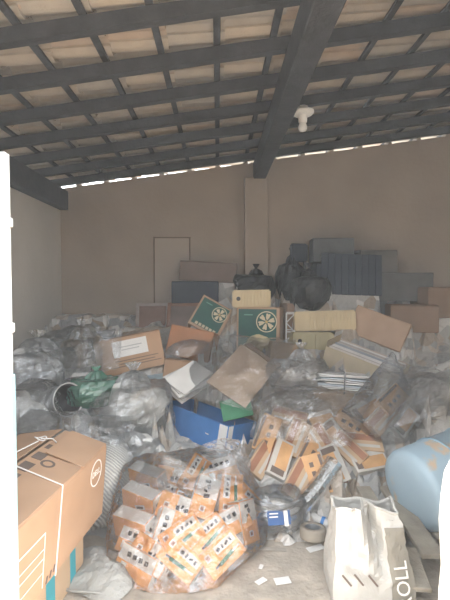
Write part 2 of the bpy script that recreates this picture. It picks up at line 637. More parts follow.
struct('added_front_wall_left', box_me('added_front_wall_left', .45, .14, hr(XL) - .03, 0, (-1.67, 1.59, (hr(XL) - .03) / 2)), WALLW)  # out of view, added to narrow the opening and dim the interior
struct('added_front_wall_right', box_me('added_front_wall_right', 1.70, .14, hr(.9) - .03, 0, (.90 + .85, 1.60, (hr(.9) - .03) / 2)), WALLW)  # unseen too, added so less daylight reaches the back right
# chipped, whitewashed stub of the front wall on the right
bm = bmesh.new()
bmesh.ops.create_cube(bm, size=1)
bmesh.ops.subdivide_edges(bm, edges=bm.edges[:], cuts=10, use_grid_fill=True)
for v in bm.verts:
    x, y, z = v.co
    zz = (z + .5)
    v.co = Vector((.780 + (x + .5) * .17, 1.50 + y * .07, zz * .93))
    if x < -.2:
        v.co.x -= max(0, .36 - zz) * .30 * (-x * 2) 
        v.co.x += max(0, zz - .90) * .5
    k = noise.noise_vector(v.co * 9)
    v.co += Vector((k.x * .016, k.y * .012, k.z * .014 * (1 if zz > .05 else 0)))
struct('wall_front', bm_mesh('wall_front', bm), mat('whitewash', (.84, .83, .80), .9, col2=(.78, .74, .68), scale=5, bump=.4, bscale=25))

# ================================================================== LEFT FOREGROUND
# big computer carton, tied with string
def computer_box():
    L, W, H = .50, .86, .385                 # x, y, z
    yaw = -8.0
    rm = Matrix.Rotation(R(yaw), 3, 'Z') @ Matrix.Rotation(R(4.5), 3, 'Y')
    edge_far = Vector((-.602, 2.42, .625))   # far top corner of the printed side
    base = edge_far - rm @ Vector((L / 2, W / 2, H))
    t = thing('computer_carton', 'large brown computer carton tied with white string by the gate', 'box', base, rm)
    dims = (L, W, H)
    link('body', box_me('body', L, W, H - .006, .006, (0, 0, (H - .006) / 2)), KRAFT, t)
    f1 = link('flap', box_me('flap', L / 2 - .004, W - .006, .006, .0015, (-(L / 4), 0, .003)), KRAFT, t, (L / 2, 0, H - .006), Matrix.Rotation(R(12), 3, 'Y'))
    f2 = link('flap', box_me('flap', L / 2 - .004, W - .006, .006, .0015, (L / 4, 0, .003)), KRAFT, t, (-L / 2, 0, H - .006), Matrix.Rotation(R(-13), 3, 'Y'))
    # short end flap lying half over the near flap
    link('end_flap', box_me('end_flap', .20, .30, .005, .001, (-.1, 0, .0025)), KRAFT, t, (L / 2 + .002, .27, H + .002), Matrix.Rotation(R(15), 3, 'Y') @ Matrix.Rotation(R(2), 3, 'Z'))
    # dark print along the seam
    for i, (y, w) in enumerate(((-.33, .06), (-.24, .075), (-.13, .06), (-.03, .085), (.09, .07), (.20, .05))):
        link('seam_print', box_me('seam_print', .052, w, .001, 0), GREYINK, f1, (-.205, y, .0068))
    link('seam_print', lathe_me('seam_print', [(.034, 0), (.034, .0012), (.022, .0012), (.022, 0)], 20), GREYINK, f1, (-.14, .05, .0066))
    link('seam_print', lathe_me('seam_print', [(.024, 0), (.024, .0012), (0, .0012)], 20), GREYINK, f1, (-.13, -.26, .0066))
    # round white emblem with lettering on the long side
    ring = lathe_me('emblem_ring', [(.068, 0), (.068, .0015), (.061, .0015), (.061, 0)], 32)
    on_face('emblem_ring', ring, t, 'right', dims, .30, .09, WHITEINK, .0006)
    on_face('emblem_lettering', text_me('emblem_lettering', 'DELL', .043), t, 'right', dims, .30, .09, WHITEINK, .0012)
    # white outlined panel low on the side
    for (u, v, w, h) in ((-.30, .055, .20, .006), (-.30, -.01, .20, .004), (-.30, -.05, .20, .004), (-.30, -.11, .20, .004), (-.20, -.06, .005, .235), (-.40, -.06, .005, .235)):
        sticker('printed_line', t, 'right', dims, u, v, w, h, WHITEINK)
    for i in range(3):
        sticker('printed_arrow', t, 'right', dims, -.165 + i * .03, -.165 + i * .006, .012, .03, GREYINK, ang=-20)
    # strings
    r = .0032
    apex = H + math.tan(R(12)) * L / 4 * 2
    def P(x, y, z): return (x, y, z)
    y1 = -.075
    link('string', tube_me('string', [P(-L / 2, y1 + .02, H + .01), P(-.01, y1 + .01, apex + .012), P(L / 2 + .003, y1, H + .004), P(L / 2 + .004, y1 - .01, H * .5), P(L / 2 + .004, y1 - .02, .0)], r), STRING, t)
    link('string', tube_me('string', [P(-.05, -W / 2 - .004, H * .8), P(-.04, -W / 2 + .01, apex + .004), P(-.06, 0, apex + .006), P(-.03, .22, apex + .006)], r), STRING, t)
    kn = [P(-.03 + math.cos(a) * .03, .24 + math.sin(a) * .02, apex + .014 + math.sin(a * 2) * .006) for a in [i * .5 for i in range(13)]]
    link('string_knot', tube_me('string_knot', kn, r), STRING, t)
    link('string_knot', tube_me('string_knot', [P(-.03, .24, apex + .012), P(.02, .27, apex + .006), P(.05, .25, apex - .002)], r), STRING, t)
    return t, base, rm, dims
cb, cb_base, cb_rm, cb_dims = computer_box()

# carton under it with teal stripes
def striped_box():
    dims = (.44, .62, .205)
    rm = rot(-9)
    t = thing('striped_carton', 'low brown carton with teal stripes under the computer carton', 'box', (-.965, 2.03, 0.0), rm)
    link('body', box_me('body', *dims, .005, (0, 0, dims[2] / 2)), KRAFT2, t)
    for u, w in ((-.02, .075), (.19, .055)):
        sticker('teal_stripe', t, 'right', dims, u, 0, w, dims[2] * .97, TEAL)
    for s in (-1, 1):
        link('flap', box_me('flap', dims[0] / 2 - .004, dims[1] - .01, .004, .001), KRAFT2, t, (s * dims[0] / 4, 0, dims[2] + .002))
    return t
striped_box()

# woven sacks
RAFFIA = stripe_mat('woven_raffia', (.34, .35, .35), (.54, .54, .53), 22, 'DIAGONAL', .6, 2.5, .5, .25)
RAFG = mat('grey_raffia', (.36, .36, .34), .7, .1, 9, .5, 30)
t = thing('woven_sack', 'full white woven plastic sack bulging behind the computer carton', 'sack', (-.80, 2.80, .0), rot(15))
link('sack_body', blob_me('sack_body', .29, .25, .25, 3, .02, 6, 36, 2.6, .96), RAFFIA, t, (0, 0, .245), smooth=True)
link('seam', tube_me('seam', [(-.2, .02, .47), (-.08, 0, .495), (.05, .0, .497), (.2, -.02, .47)], .012), STRING, t)
def floor_sack(u, v):
    x = (u - .5) * .34
    y = (v - .5) * .36
    d = max(0, 1 - (2 * abs(u - .5)) ** 3) * max(0, 1 - (2 * abs(v - .5)) ** 3)
    z = .012 + .045 * d + crinkle(Vector((x, y, 0)), 4, .035, 6) * d
    return (x + .03 * math.sin(v * 5), y + .02 * math.sin(u * 6), max(z, .004))
t = thing('folded_sack', 'empty grey woven sack crumpled flat on the floor by striped carton', 'sack', (-.60, 2.27, 0), rot(-12))
link('sack_cloth', sheet_me('sack_cloth', floor_sack, 24, 20), RAFG, t, smooth=False)
link('hem', tube_me('hem', [(-.15, -.16, .02), (-.06, -.18, .03), (.05, -.175, .035), (.14, -.155, .022)], .007), RAFG, t)

# ================================================================== ORANGE PEN CARTONS IN A CLEAR BAG
PD = (.22, .09, .135)        # length, thickness, height
def pen_proto(style):
    parts = []
    parts.append(('body', box_me('body', *PD, .003, (0, 0, 0)), ORANGE, Vector((0, 0, 0)), None))
    def st(nm, face, u, v, w, h, m, lift=.001, ang=0):
        F = FACE[face]
        cen = {'front': Vector((0, -PD[1] / 2, 0)), 'top': Vector((0, 0, PD[2] / 2)), 'right': Vector((PD[0] / 2, 0, 0)), 'left': Vector((-PD[0] / 2, 0, 0))}[face]
        parts.append((nm, box_me(nm, w, h, .001, 0), m, cen + F @ Vector((u, v, lift)), F @ Matrix.Rotation(R(ang), 3, 'Z')))
    if style == 0:      # white half with black badge
        st('white_panel', 'front', .053, 0, .108, .128, PENWHITE)
        for i, (w_, h_, a_) in enumerate(((.022, .034, 12), (.012, .022, -18), (.026, .020, 30), (.016, .032, 8))):
            st('black_mark', 'front', .006 + i * .025, -.004 + (i % 2) * .014, w_, h_, INK, .0018, a_)
        st('emblem', 'front', -.062, .0, .03, .032, PENWHITE)
        st('emblem_mark', 'front', -.062, .0, .02, .02, BROWNCARD, .0018)
    elif style == 1:    # pen drawn along the front
        st('white_panel', 'front', .035, .030, .125, .040, PENWHITE)
        for i, (w_, h_, a_) in enumerate(((.020, .016, 14), (.010, .020, -12), (.022, .011, 24), (.012, .018, 0))):
            st('black_mark', 'front', -.008 + i * .027, .028, w_, h_, INK, .0018, a_)
        st('pen_drawing', 'front', .005, -.026, .10, .019, PENGREEN, .0012, 6)
        st('pen_drawing', 'front', .072, -.020, .05, .010, PENWHITE, .0016, 6)
        st('pen_drawing', 'front', -.055, -.030, .03, .012, INK, .0016, 6)
        st('emblem', 'front', -.075, .028, .03, .034, PENWHITE)
        st('emblem_mark', 'front', -.075, .028, .02, .022, BROWNCARD, .0018)
    elif style == 2:    # white top and small end badge
        st('white_panel', 'top', 0, 0, .216, .086, PENWHITE)
        st('white_panel', 'front', .02, -.01, .07, .03, PENWHITE, .001, 20)
        st('black_mark', 'front', .02, -.01, .05, .014, INK, .0018, 20)
    else:               # white side
        st('white_panel', 'front', 0, .030, .212, .070, PENWHITE)
        for i in range(4):
            st('black_mark', 'front', -.05 + i * .036, .028, .022, .022, INK, .0018, 8)
        st('emblem', 'front', -.06, -.03, .035, .035, PENWHITE)
    st('white_panel', 'right', 0, 0, .084, .128, PENWHITE)
    st('black_mark', 'right', 0, 0, .018, .045, INK, .0018, 25)
    st('white_panel', 'top' if style != 2 else 'left', .0, 0, .20 if style != 2 else .08, .082 if style != 2 else .12, PENWHITE)
    return parts
PROTO = [pen_proto(s) for s in range(4)]
PENBOX = []
def pen_box(px, py, Y, yaw, tilt, roll, style, label, s=1.0):
    rm = rot(yaw, tilt, roll)
    c = at(px, py, Y)
    t = thing('pen_carton', label, 'box', c, rm, 'orange pen cartons in the clear bag')
    for (nm, me, m, loc, r) in PROTO[style]:
        o = link(nm, me, m, t, loc, r)
    PENBOX.append((c, rm))
    return t
pens = [ # px, py, depth, yaw, tilt, roll, style, label
    (147, 481, 2.66, -32, -14, 4, 2, 'pen carton with grey-white lid, topmost on the left of the bag'),
    (141, 503, 2.55, -30, -12, 6, 2, 'white-lidded pen carton second from top at the left of the bag'),
    (133, 529, 2.44, -28, -12, 2, 2, 'white-lidded pen carton third from top at the left of the bag'),
    (138, 548, 2.37, -25, 35, 6, 3, 'white-sided pen carton beneath the left column of white lids'),
    (177, 513, 2.50, -4, 38, 14, 0, 'orange pen carton with white badge panel in the upper middle of bag'),
    (194, 478, 2.70, 20, 40, -48, 1, 'orange pen carton tilted steeply at the top of the bag'),
    (204, 501, 2.53, 12, 30, -66, 0, 'pen carton standing on end with white upper half in the middle'),
    (229, 497, 2.60, 20, 25, -75, 1, 'orange pen carton on end beside the upright white one'),
    (219, 475, 2.74, 10, 50, -12, 3, 'pen carton with white flap at the top right of bag'),
    (165, 536, 2.38, 24, 30, -60, 3, 'pen carton on end showing its white side near the middle'),
    (181, 541, 2.34, 5, 35, -30, 1, 'orange pen carton wedged in the centre of the bag'),
    (207, 542, 2.37, 14, 42, -31, 1, 'orange pen carton with green pen drawn, upper of the two leaning'),
    (221, 561, 2.28, 14, 40, -31, 1, 'orange pen carton with pen drawn, lowest at the right front'),
    (180, 566, 2.25, 0, 42, 38, 1, 'orange pen carton with pen drawn, at the bottom middle of bag'),
    (150, 561, 2.29, -14, 40, 22, 0, 'orange pen carton at the lower left with a white panel'),
    (137, 570, 2.27, -20, 30, 14, 3, 'pen carton at the bottom left corner of the bag'),
    (230, 527, 2.46, 28, 35, -10, 3, 'pen carton with white band on the right of bag'),
    (244, 526, 2.50, 50, 20, -80, 0, 'orange pen carton on end at the right edge of bag'),
    (158, 494, 2.66, 8, 42, 26, 1, 'orange pen carton behind the badge carton near the bag top'),
    (172, 484, 2.74, -10, 45, 10, 0, 'pen carton at the back of the bag between the upper ones'),
    (244, 505, 2.66, 30, 40, 60, 1, 'orange pen carton at the back right of the bag'),
]
for p in pens:
    pen_box(*p[:7], p[7])

def hull_bag(name, label, pts, m, scale=1.05, amp=.012, f=9, seed=1, subd=4, zmin=.004, sag=0):
    """film stretched round what it holds: convex hull, subdivided and crinkled"""
    c = sum(pts, Vector()) / len(pts)
    bm = bmesh.new()
    for p in pts:
        bm.verts.new(c + (p - c) * scale)
    r = bmesh.ops.convex_hull(bm, input=bm.verts[:])
    junk = {g for k in ('geom_interior', 'geom_unused') for g in r[k] if isinstance(g, bmesh.types.BMVert)}
    bmesh.ops.delete(bm, geom=list(junk), context='VERTS')
    for _ in range(subd):
        lim = .028
        es = [e for e in bm.edges if e.calc_length() > lim]
        if es:
            bmesh.ops.subdivide_edges(bm, edges=es, cuts=1)
            bmesh.ops.triangulate(bm, faces=bm.faces[:])
    for _ in range(2):
        bmesh.ops.smooth_vert(bm, verts=bm.verts[:], factor=.5)
    bm.normal_update()
    for v in bm.verts:
        v.co = c + (v.co - c) * 1.05 + v.normal * crinkle(v.co, seed, amp, f)
        v.co.z = max(v.co.z, zmin)
    for v in bm.verts:
        v.co -= Vector((c.x, c.y, 0))
    me = bm_mesh(name, bm)
    t = thing(name, label, 'bag', (c.x, c.y, 0))
    link('film', me, m, t)
    return t, c

pts = []
for c, rm in PENBOX:
    for sx in (-1, 1):
        for sy in (-1, 1):
            for sz in (-1, 1):
                pts.append(c + rm @ Vector((sx * PD[0] / 2, sy * PD[1] / 2, sz * PD[2] / 2)))
t, c = hull_bag('clear_plastic_bag', 'big clear plastic bag full of orange pen cartons on the floor', pts, film_mat('crisp_film', (.97, .97, .97), .07, (.92, .92, .92), .07, 26), 1.0, .018, 10, 2)
def neck(u, v):
    a = u * 2 * math.pi
    rx = .36 - .10 * v + .05 * math.sin(a * 3 + 1) * v
    ry = .17 - .03 * v
    p = Vector((rx * math.cos(a), ry * math.sin(a), .33 + v * .15 + .05 * math.sin(a * 2 + .5) * v))
    return p + Vector((1, 1, .3)) * crinkle(p, 9, .035, 7)
link('open_neck', sheet_me('open_neck', neck, 56, 10), FILM, t, (0.02, .16, 0))
def front_fold(u, v):
    x = -.36 + u * .72
    p = Vector((x, -.30 + v * .10 - .10 * math.sin(u * math.pi), .012 + .03 * math.sin(v * 3) + .012 * math.sin(u * 23)))
    return p + Vector((0, 1, 0.4)) * crinkle(p, 5, .012, 12)

# ================================================================== MIDDLE: blue file box and papers under film
def blue_box():
    a, b = at(163, 402, 3.62), at(229, 428, 3.16)
    d = b - a
    L = d.length
    yaw = math.degrees(math.atan2(d.y, d.x))
    pit = math.degrees(math.asin(-d.z / L))
    rm = Matrix.Rotation(R(yaw), 3, 'Z') @ Matrix.Rotation(R(pit), 3, 'Y') @ Matrix.Rotation(R(-8), 3, 'X')
    Wd, H = .34, .21
    # local x along the front top edge, y to the back, z up
    base = (a + b) / 2 + rm @ Vector((0, Wd / 2, -H))
    t = thing('file_box', 'open bright blue file box with white corner label, full of papers', 'box', base, rm)
    th = .006
    link('base_panel', box_me('base_panel', L, Wd, th, .001, (0, 0, th / 2)), BLUE, t)
    for s in (-1, 1):
        link('side_panel', box_me('side_panel', L, th, H, .001, (0, s * (Wd / 2 - th / 2), H / 2)), BLUE, t)
        link('end_panel', box_me('end_panel', th, Wd - 2 * th, H, .001, (s * (L / 2 - th / 2), 0, H / 2)), BLUE, t)
    link('corner_label', box_me('corner_label', .075, .002, H * .92, 0), PAPER, t, (L / 2 - .045, -Wd / 2 - .001, H * .52))
    link('corner_label', box_me('corner_label', .002, .05, H * .92, 0), PAPER, t, (L / 2 + .001, -Wd / 2 + .03, H * .52))
    rest(t)
    return base, rm, L, Wd, H
bb, brm, bL, bW, bH = blue_box()
# papers standing in and on it
t = thing('paper_stack', 'leaning stack of white papers in the left of the blue box', 'papers', at(188, 386, 3.58) - Vector((0, 0, .02)), Matrix.Rotation(R(6), 3, 'Z') @ Matrix.Rotation(R(30), 3, 'X') @ Matrix.Rotation(R(38), 3, 'Z'))
for i in range(7):
    link('paper_sheet', slab_me('paper_sheet', .33, .22, .006, 2, .010), PAPER if i % 2 == 0 else mat('greyish_paper', (.60, .59, .58), .8), t, (random.uniform(-.02, .02), random.uniform(-.015, .015), i * .0165 + .02), rot(random.uniform(-7, 7)))
t = thing('paper_stack', 'low spread of grey papers across the middle of the blue box', 'papers', bb + brm @ Vector((.06, -.03, .03)), brm @ rot(-8, 0, 2))
for i in range(6):
    link('paper_sheet', slab_me('paper_sheet', .28, .20, .006, i + 20, .010), PAPERG if i % 2 else PAPER, t, (random.uniform(-.02, .02), random.uniform(-.015, .015), i * .017), rot(random.uniform(-9, 9)))
# cardboard sheet lying over the box
p0 = at(243, 374, 3.52)
t = thing('cardboard_sheet', 'large folded brown cardboard sheet lying over the blue box papers', 'cardboard', p0 - Vector((0, 0, .01)), Matrix.Rotation(R(6), 3, 'Z') @ Matrix.Rotation(R(44), 3, 'X') @ Matrix.Rotation(R(50), 3, 'Z'))
link('front_leaf', slab_me('front_leaf', .48, .36, .006, 3, .03), mat('pale_tan_board', (.72, .53, .37), .8, .06), t)
link('fold_leaf', slab_me('fold_leaf', .14, .34, .006, 5, .02), KRAFT, t, (.29, -.01, -.04), rot(-4, 0, 38))
# green folder
t = thing('green_folder', 'dark green folder leaning at the right end of blue box', 'folder', at(238, 408, 3.32) - Vector((0, 0, .06)), Matrix.Rotation(R(22), 3, 'Z') @ Matrix.Rotation(R(58), 3, 'X') @ Matrix.Rotation(R(-24), 3, 'Y'))
GF = mat('green_folder', (.03, .22, .10), .5, .1)
link('cover', slab_me('cover', .23, .15, .004, 1, .012), GF, t, (0, .05, .008))
link('cover', slab_me('cover', .23, .15, .004, 2, .012), GF, t, (0, .05, -.012))
link('paper_sheet', slab_me('paper_sheet', .21, .14, .006, 1, .012), PAPER, t, (0, .05, -.004))

# film over the blue box group
def drape(name, label, corners, m, seed, amp=.03, f=6, lift=.0, nu=34, nv=26, bulge=.1):
    """loose film over a group: bilinear through four corners, bulged upward"""
    a, b, c_, d = [Vector(x) for x in corners]
    mid = (a + b + c_ + d) / 4
    def fn(u, v):
        p = a.lerp(b, u).lerp(d.lerp(c_, u), v) - mid
        k = math.sin(u * math.pi) * math.sin(v * math.pi)
        p += Vector((0, -.25, 1)) * (bulge * k ** .7 + lift)
        p += Vector((.5, -.6, 1)) * crinkle(p, seed, amp, f)
        return p
    o = link(name, sheet_me(name, fn, nu, nv), m, None, mid)
    tag(o, label, 'plastic')
    return o
drape('plastic_film', 'clear film stretched over the blue box and cardboard sheet', [at(160, 398, 3.55), at(262, 420, 3.12), at(296, 345, 3.85), at(215, 340, 3.95)], FILM, 3, .03, 5, .03, bulge=.12)

# ================================================================== LEFT MIDDLE
# carton with white label
cen = at(129, 353, 3.95)
dims = (.56, .34, .30)
rm = rot(14, 6, -10)
t = carton('labelled_carton', 'brown carton with a white paper label tilted on the left pile', 'box', cen, dims, rm, KRAFT, flaps=(2, 2))
lb = sticker('paper_label', t, 'front', dims, .01, .055, .29, .135, PAPER, ang=0)
for i in range(2):
    link('label_print', box_me('label_print', .20 - .05 * i, .008, .001, 0), mat('faint_grey_print', (.5, .5, .5), .7), lb, (0, .015 - i * .025, .001))
for i, (w, v) in enumerate(((.36, -.045), (.30, -.07), (.40, -.092))):
    sticker('printed_line', t, 'front', dims, .05, v, w, .006, GREYINK)
# film and light-blue folder under it
t = thing('blue_folder', 'pale blue flat folder under the labelled carton', 'folder', at(142, 381, 3.72) - Vector((0, 0, .03)), rot(10, -8, -4))
link('cover', slab_me('cover', .40, .26, .006, 3, .01), mat('pale_blue_card', (.42, .55, .62), .6), t, (0, 0, .026))
link('paper_sheet', slab_me('paper_sheet', .38, .25, .018, 3, .01), PAPERG, t, (0, 0, .006))
link('cover', slab_me('cover', .40, .26, .006, 3, .01), DUSTY, t)
rest(t)

# clear bags with crumpled rubbish
def film_bag(name, label, c, r, m, seed, amp=.05, f=6, yaw=0, nk=0.5, inner=None, tilt=0, e=2.3, roll=0, n=64):
    t = thing(name, label, 'bag', Vector(c) - Vector((0, 0, r[2] * .85)), rot(yaw, tilt, roll))
    link('film', blob_me('film', r[0], r[1], r[2], seed, amp, f, n, e, .85, nk), m, t, (0, 0, r[2] * .85))
    if inner:
        link('crumpled_filling', blob_me('crumpled_filling', r[0] * .72, r[1] * .72, r[2] * .68, seed + 9, amp * 1.3, f * 1.5, 30, 2.2, .85), inner, t, (0, 0, r[2] * .72))
    rest(t)
    return t
GREYRUB = mat('grey_waste', (.68, .68, .66), .8, .35, 7, .4, 20)
film_bag('clear_plastic_bag', 'large clear grey plastic bag in front of the labelled carton', at(133, 410, 3.28), (.25, .22, .23), FILMG, 11, .055, 5, 10, .45, GREYRUB)
film_bag('clear_plastic_bag', 'clear plastic bag slumped behind the computer carton by the gate', at(18, 410, 3.10), (.24, .20, .15), FILM, 12, .05, 6, -10, 0, GREYRUB)
film_bag('clear_plastic_bag', 'silvery clear bag against the left wall', at(38, 372, 3.55), (.26, .24, .22), FILMG, 13, .05, 6, 20, .5, mat('silver_waste', (.55, .56, .57), .5, .3, 6, .5, 15))
film_bag('clear_plastic_bag', 'clear bag wrapped round the left end of labelled carton', at(82, 360, 3.8), (.17, .17, .23), FILM, 14, .04, 7, 0, .5, mat('brown_waste', (.30, .24, .20), .8, .3, 8, .4, 20))
film_bag('clear_plastic_bag', 'limp clear bag between woven sack and pen carton bag', at(128, 462, 2.93), (.20, .16, .15), FILM, 15, .05, 7, 30, .5, GREYRUB)
film_bag('clear_plastic_bag', 'dusty clear bag along the left wall beside the grey boards', at(72, 347, 4.3), (.30, .22, .14), FILMG, 16, .05, 6, -15, 0, mat('dim_waste', (.25, .26, .27), .8, .3, 6, .4, 20))

drape('plastic_film', 'loose clear film spread between computer carton and black bucket', [at(14, 444, 2.75), at(128, 456, 2.78), at(118, 424, 3.0), at(20, 416, 3.0)], FILMG, 41, .04, 5, .03, bulge=.07)
drape('plastic_film', 'crumpled clear film hanging over the left end of labelled carton', [at(78, 385, 3.62), at(118, 372, 3.66), at(122, 334, 3.78), at(84, 330, 3.82)], FILM, 43, .035, 7, .02, bulge=.05)
# black bucket on its side and green bag
t = thing('black_bucket', 'black round bucket lying on its side with a pale rim', 'bucket', at(68, 400, 3.08), Matrix.Rotation(R(40), 3, 'Z') @ Matrix.Rotation(R(78), 3, 'X') @ Matrix.Rotation(R(10), 3, 'Y'))
link('bucket_body', lathe_me('bucket_body', [(0, -.24), (.085, -.24), (.115, 0), (.108, 0), (.08, -.23), (0, -.23)], 28), GREYP, t, smooth=True)
link('inner_lining', lathe_me('inner_lining', [(.106, -.004), (.078, -.225), (0, -.226)], 28), BLACKP, t, smooth=True)
link('rim', tube_me('rim', [(.113 * math.cos(a), .113 * math.sin(a), 0) for a in [i * 2 * math.pi / 28 for i in range(28)]], .005, 6, True), mat('pale_rim', (.45, .46, .46), .5), t, smooth=True)
rest(t)
film_bag('green_plastic_bag', 'shiny green plastic bag beside the black bucket', at(96, 391, 3.30), (.17, .14, .12), FILMGREEN, 17, .035, 7, 20, .4, mat('green_waste', (.10, .26, .19), .6, .2, 8))
t = thing('white_paper_scrap', 'white paper scrap lying above the green plastic bag', 'paper', at(78, 372, 3.62), rot(20, -20, -8))
link('sheet', slab_me('sheet', .20, .16, .004, 7, .03), PAPER, t); rest(t)

# flat dark boards at the left wall
t = thing('dark_portfolio', 'flat dark blue-grey portfolio on the heap near the left corner', 'folder', at(85, 337, 4.75) - Vector((0, 0, .06)), rot(8, -6, -5))
link('cover', slab_me('cover', .62, .36, .02, 3, .02), mat('slate_board', (.13, .16, .19), .6, .15), t, (0, 0, .06))
link('filling', slab_me('filling', .58, .34, .05, 3, .02), PAPERG, t, (0, 0, .012))
link('cover', slab_me('cover', .62, .36, .012, 3, .02), mat('slate_board', (.13, .16, .19)), t)
rest(t)
# framed boards leaning at the back wall
def frame_board(label, px, py, Y, w, h, yaw, lean, m1, m2):
    t = thing('framed_board', label, 'frame', at(px, py, Y) - Vector((0, 0, h / 2)), rot(yaw, lean, 0))
    for s in (-1, 1):
        link('frame_rail', box_me('frame_rail', w, .03, .035, .003), m1, t, (0, 0, h / 2 + s * (h / 2 - .0175)))
        link('frame_stile', box_me('frame_stile', .035, .03, h - .07, .003), m1, t, (s * (w / 2 - .0175), 0, h / 2))
    link('board', box_me('board', w - .06, .01, h - .06, 0), m2, t, (0, .005, h / 2))
    rest(t)
frame_board('pale-edged framed board leaning on the back wall, left of the dark box', 152, 319, 4.90, .36, .36, 2, 14, mat('pale_frame', (.34, .29, .26), .7), mat('brown_picture', (.24, .15, .12), .7, .2, 5))
frame_board('reddish brown framed board leaning in front of the pale-edged one', 182, 316, 4.72, .34, .30, -6, 20, mat('red_frame', (.26, .14, .10), .6), mat('dim_picture', (.20, .15, .13), .7, .2, 5))

# ================================================================== BACK MIDDLE
t = carton('dark_long_carton', 'long dark navy box lying under the dim brown carton at the back', 'box', at(195, 292, 4.92), (.50, .26, .23), rot(4, 0, 0), NAVY, flaps=(1, 1), tape=False)
t = carton('dim_carton', 'dusty brown carton on top of the dark navy box', 'box', at(209, 272, 5.0), (.62, .24, .215), rot(-3, 0, 3), mat('dusty_brown_board', (.20, .155, .135), .85, .1, 5), flaps=(2, 2))
FLOWER_MAT = mat('cream_print', (.62, .56, .40), .7, .06)
def flower_parts(parent, dims, u, v, r):
    on_face('emblem_ring', lathe_me('emblem_ring', [(r, 0), (r, .0015), (r * .9, .0015), (r * .9, 0)], 32), parent, 'front', dims, u, v, FLOWER_MAT, .002)
    vs, fs = [], []
    for i in range(6):
        a = i * math.pi / 3 + .26
        o = len(vs)
        d = Vector((math.cos(a), math.sin(a))); s = Vector((-d.y, d.x))
        pl = [d * r * .12, d * r * .38 + s * r * .15, d * r * .72 + s * r * .22, d * r * .80 + s * r * .09, d * r * .70, d * r * .80 - s * r * .09, d * r * .72 - s * r * .22, d * r * .38 - s * r * .15]
        vs += [(p.x, p.y, .001) for p in pl]
        fs.append(tuple(range(o, o + 8)))
    on_face('emblem_flower', pydata('emblem_flower', vs, fs), parent, 'front', dims, u, v, FLOWER_MAT, .002)
    on_face('emblem_core', lathe_me('emblem_core', [(r * .13, 0), (r * .13, .0018), (0, .0018)], 12), parent, 'front', dims, u, v, mat('gold_print', (.55, .42, .18), .6), .002)
def green_carton(label, cen, dims, rm):
    t = carton('paper_carton', label, 'box', cen, dims, rm, mat('tan_board', (.46, .32, .22), .8, .08, 5), 'green flower paper cartons', flaps=(1, 1))
    w, h = dims[0], dims[2]
    sticker('green_panel', t, 'front', dims, -.005, .005, w - .05, h - .045, GREEN)
    flower_parts(t, dims, w * .20, h * .18, h * .235)
    for i in range(6):
        sticker('lettering_block', t, 'front', dims, -w * .28 + i * w * .115, -h * .36, w * .085, h * .085, FLOWER_MAT, .0028)
    sticker('lettering_line', t, 'front', dims, -w * .22, h * .33, w * .2, h * .025, mat('pale_green_print', (.15, .35, .27), .7), .0028)
    return t
green_carton('upright green carton with cream flower emblem under the ridged beige box', at(261, 329, 4.36), (.41, .34, .42), rot(-15, 3, 0))
green_carton('green flower carton tilted to the right, left of the upright one', at(210, 319, 4.46), (.33, .26, .32), rot(4, 14, 30))
def ridged_box(label, px, py, Y, dims, rm, m, n, hole=True, name='archive_box'):
    cen = at(px, py, Y)
    base = cen - rm @ Vector((0, 0, dims[2] / 2))
    t = thing(name, label, 'box', base, rm, 'beige archive boxes')
    link('body', box_me('body', dims[0], dims[1], dims[2], .012, (0, 0, dims[2] / 2), seg=2), m, t)
    for i in range(n):
        u = (i / (n - 1) - .5) * dims[0] * .66 + dims[0] * .09
        link('ridge', box_me('ridge', dims[0] * .66 / n * .5, .008, dims[2] * .82, .003), m, t, (u, -dims[1] / 2 - .002, dims[2] / 2))
    if hole:
        link('finger_hole', lathe_me('finger_hole', [(.020, 0), (.020, .002), (0, .002)], 16), INK, t, (-dims[0] * .34, -dims[1] / 2 - .0005, dims[2] * .5), FACE['front'])
    rest(t)
    return t
ridged_box('ridged beige archive box with finger hole on the upright green carton', 252, 298.6, 4.36, (.36, .28, .165), rot(-6, 2, -1), BEIGE, 9)
ridged_box('long ridged beige archive box on the right of the green carton', 324, 321, 4.25, (.56, .26, .185), rot(-6, 5, -2), BEIGE, 13, False)
ridged_box('short olive-beige archive box under the long ridged one', 311, 341, 4.15, (.38, .24, .16), rot(4, 5, 1), mat('olive_board', (.42, .37, .23), .8, .08), 3, True)
# wire-sided crate edge beside the green carton
t = thing('wire_basket', 'small pale wire basket between green carton and archive boxes', 'basket', at(291, 331, 4.28) - Vector((0, 0, .17)), rot(-10))
for z in (0, .17, .34):
    link('wire_hoop', tube_me('wire_hoop', [(-.04, -.1, z), (.04, -.1, z), (.04, .1, z), (-.04, .1, z)], .005, 5, True), PAPER, t)
for i in range(4):
    s = 1 if i % 2 else -1
    link('wire_cross', tube_me('wire_cross', [(-s * .04, -.1, i * .085), (s * .04, -.1, (i + 1) * .085)], .005, 5), PAPER, t)
for sx in (-.04, .04):
    for sy in (-.1, .1):
        link('wire_upright', tube_me('wire_upright', [(sx, sy, 0), (sx, sy, .34)], .005, 5), PAPER, t)
rest(t)
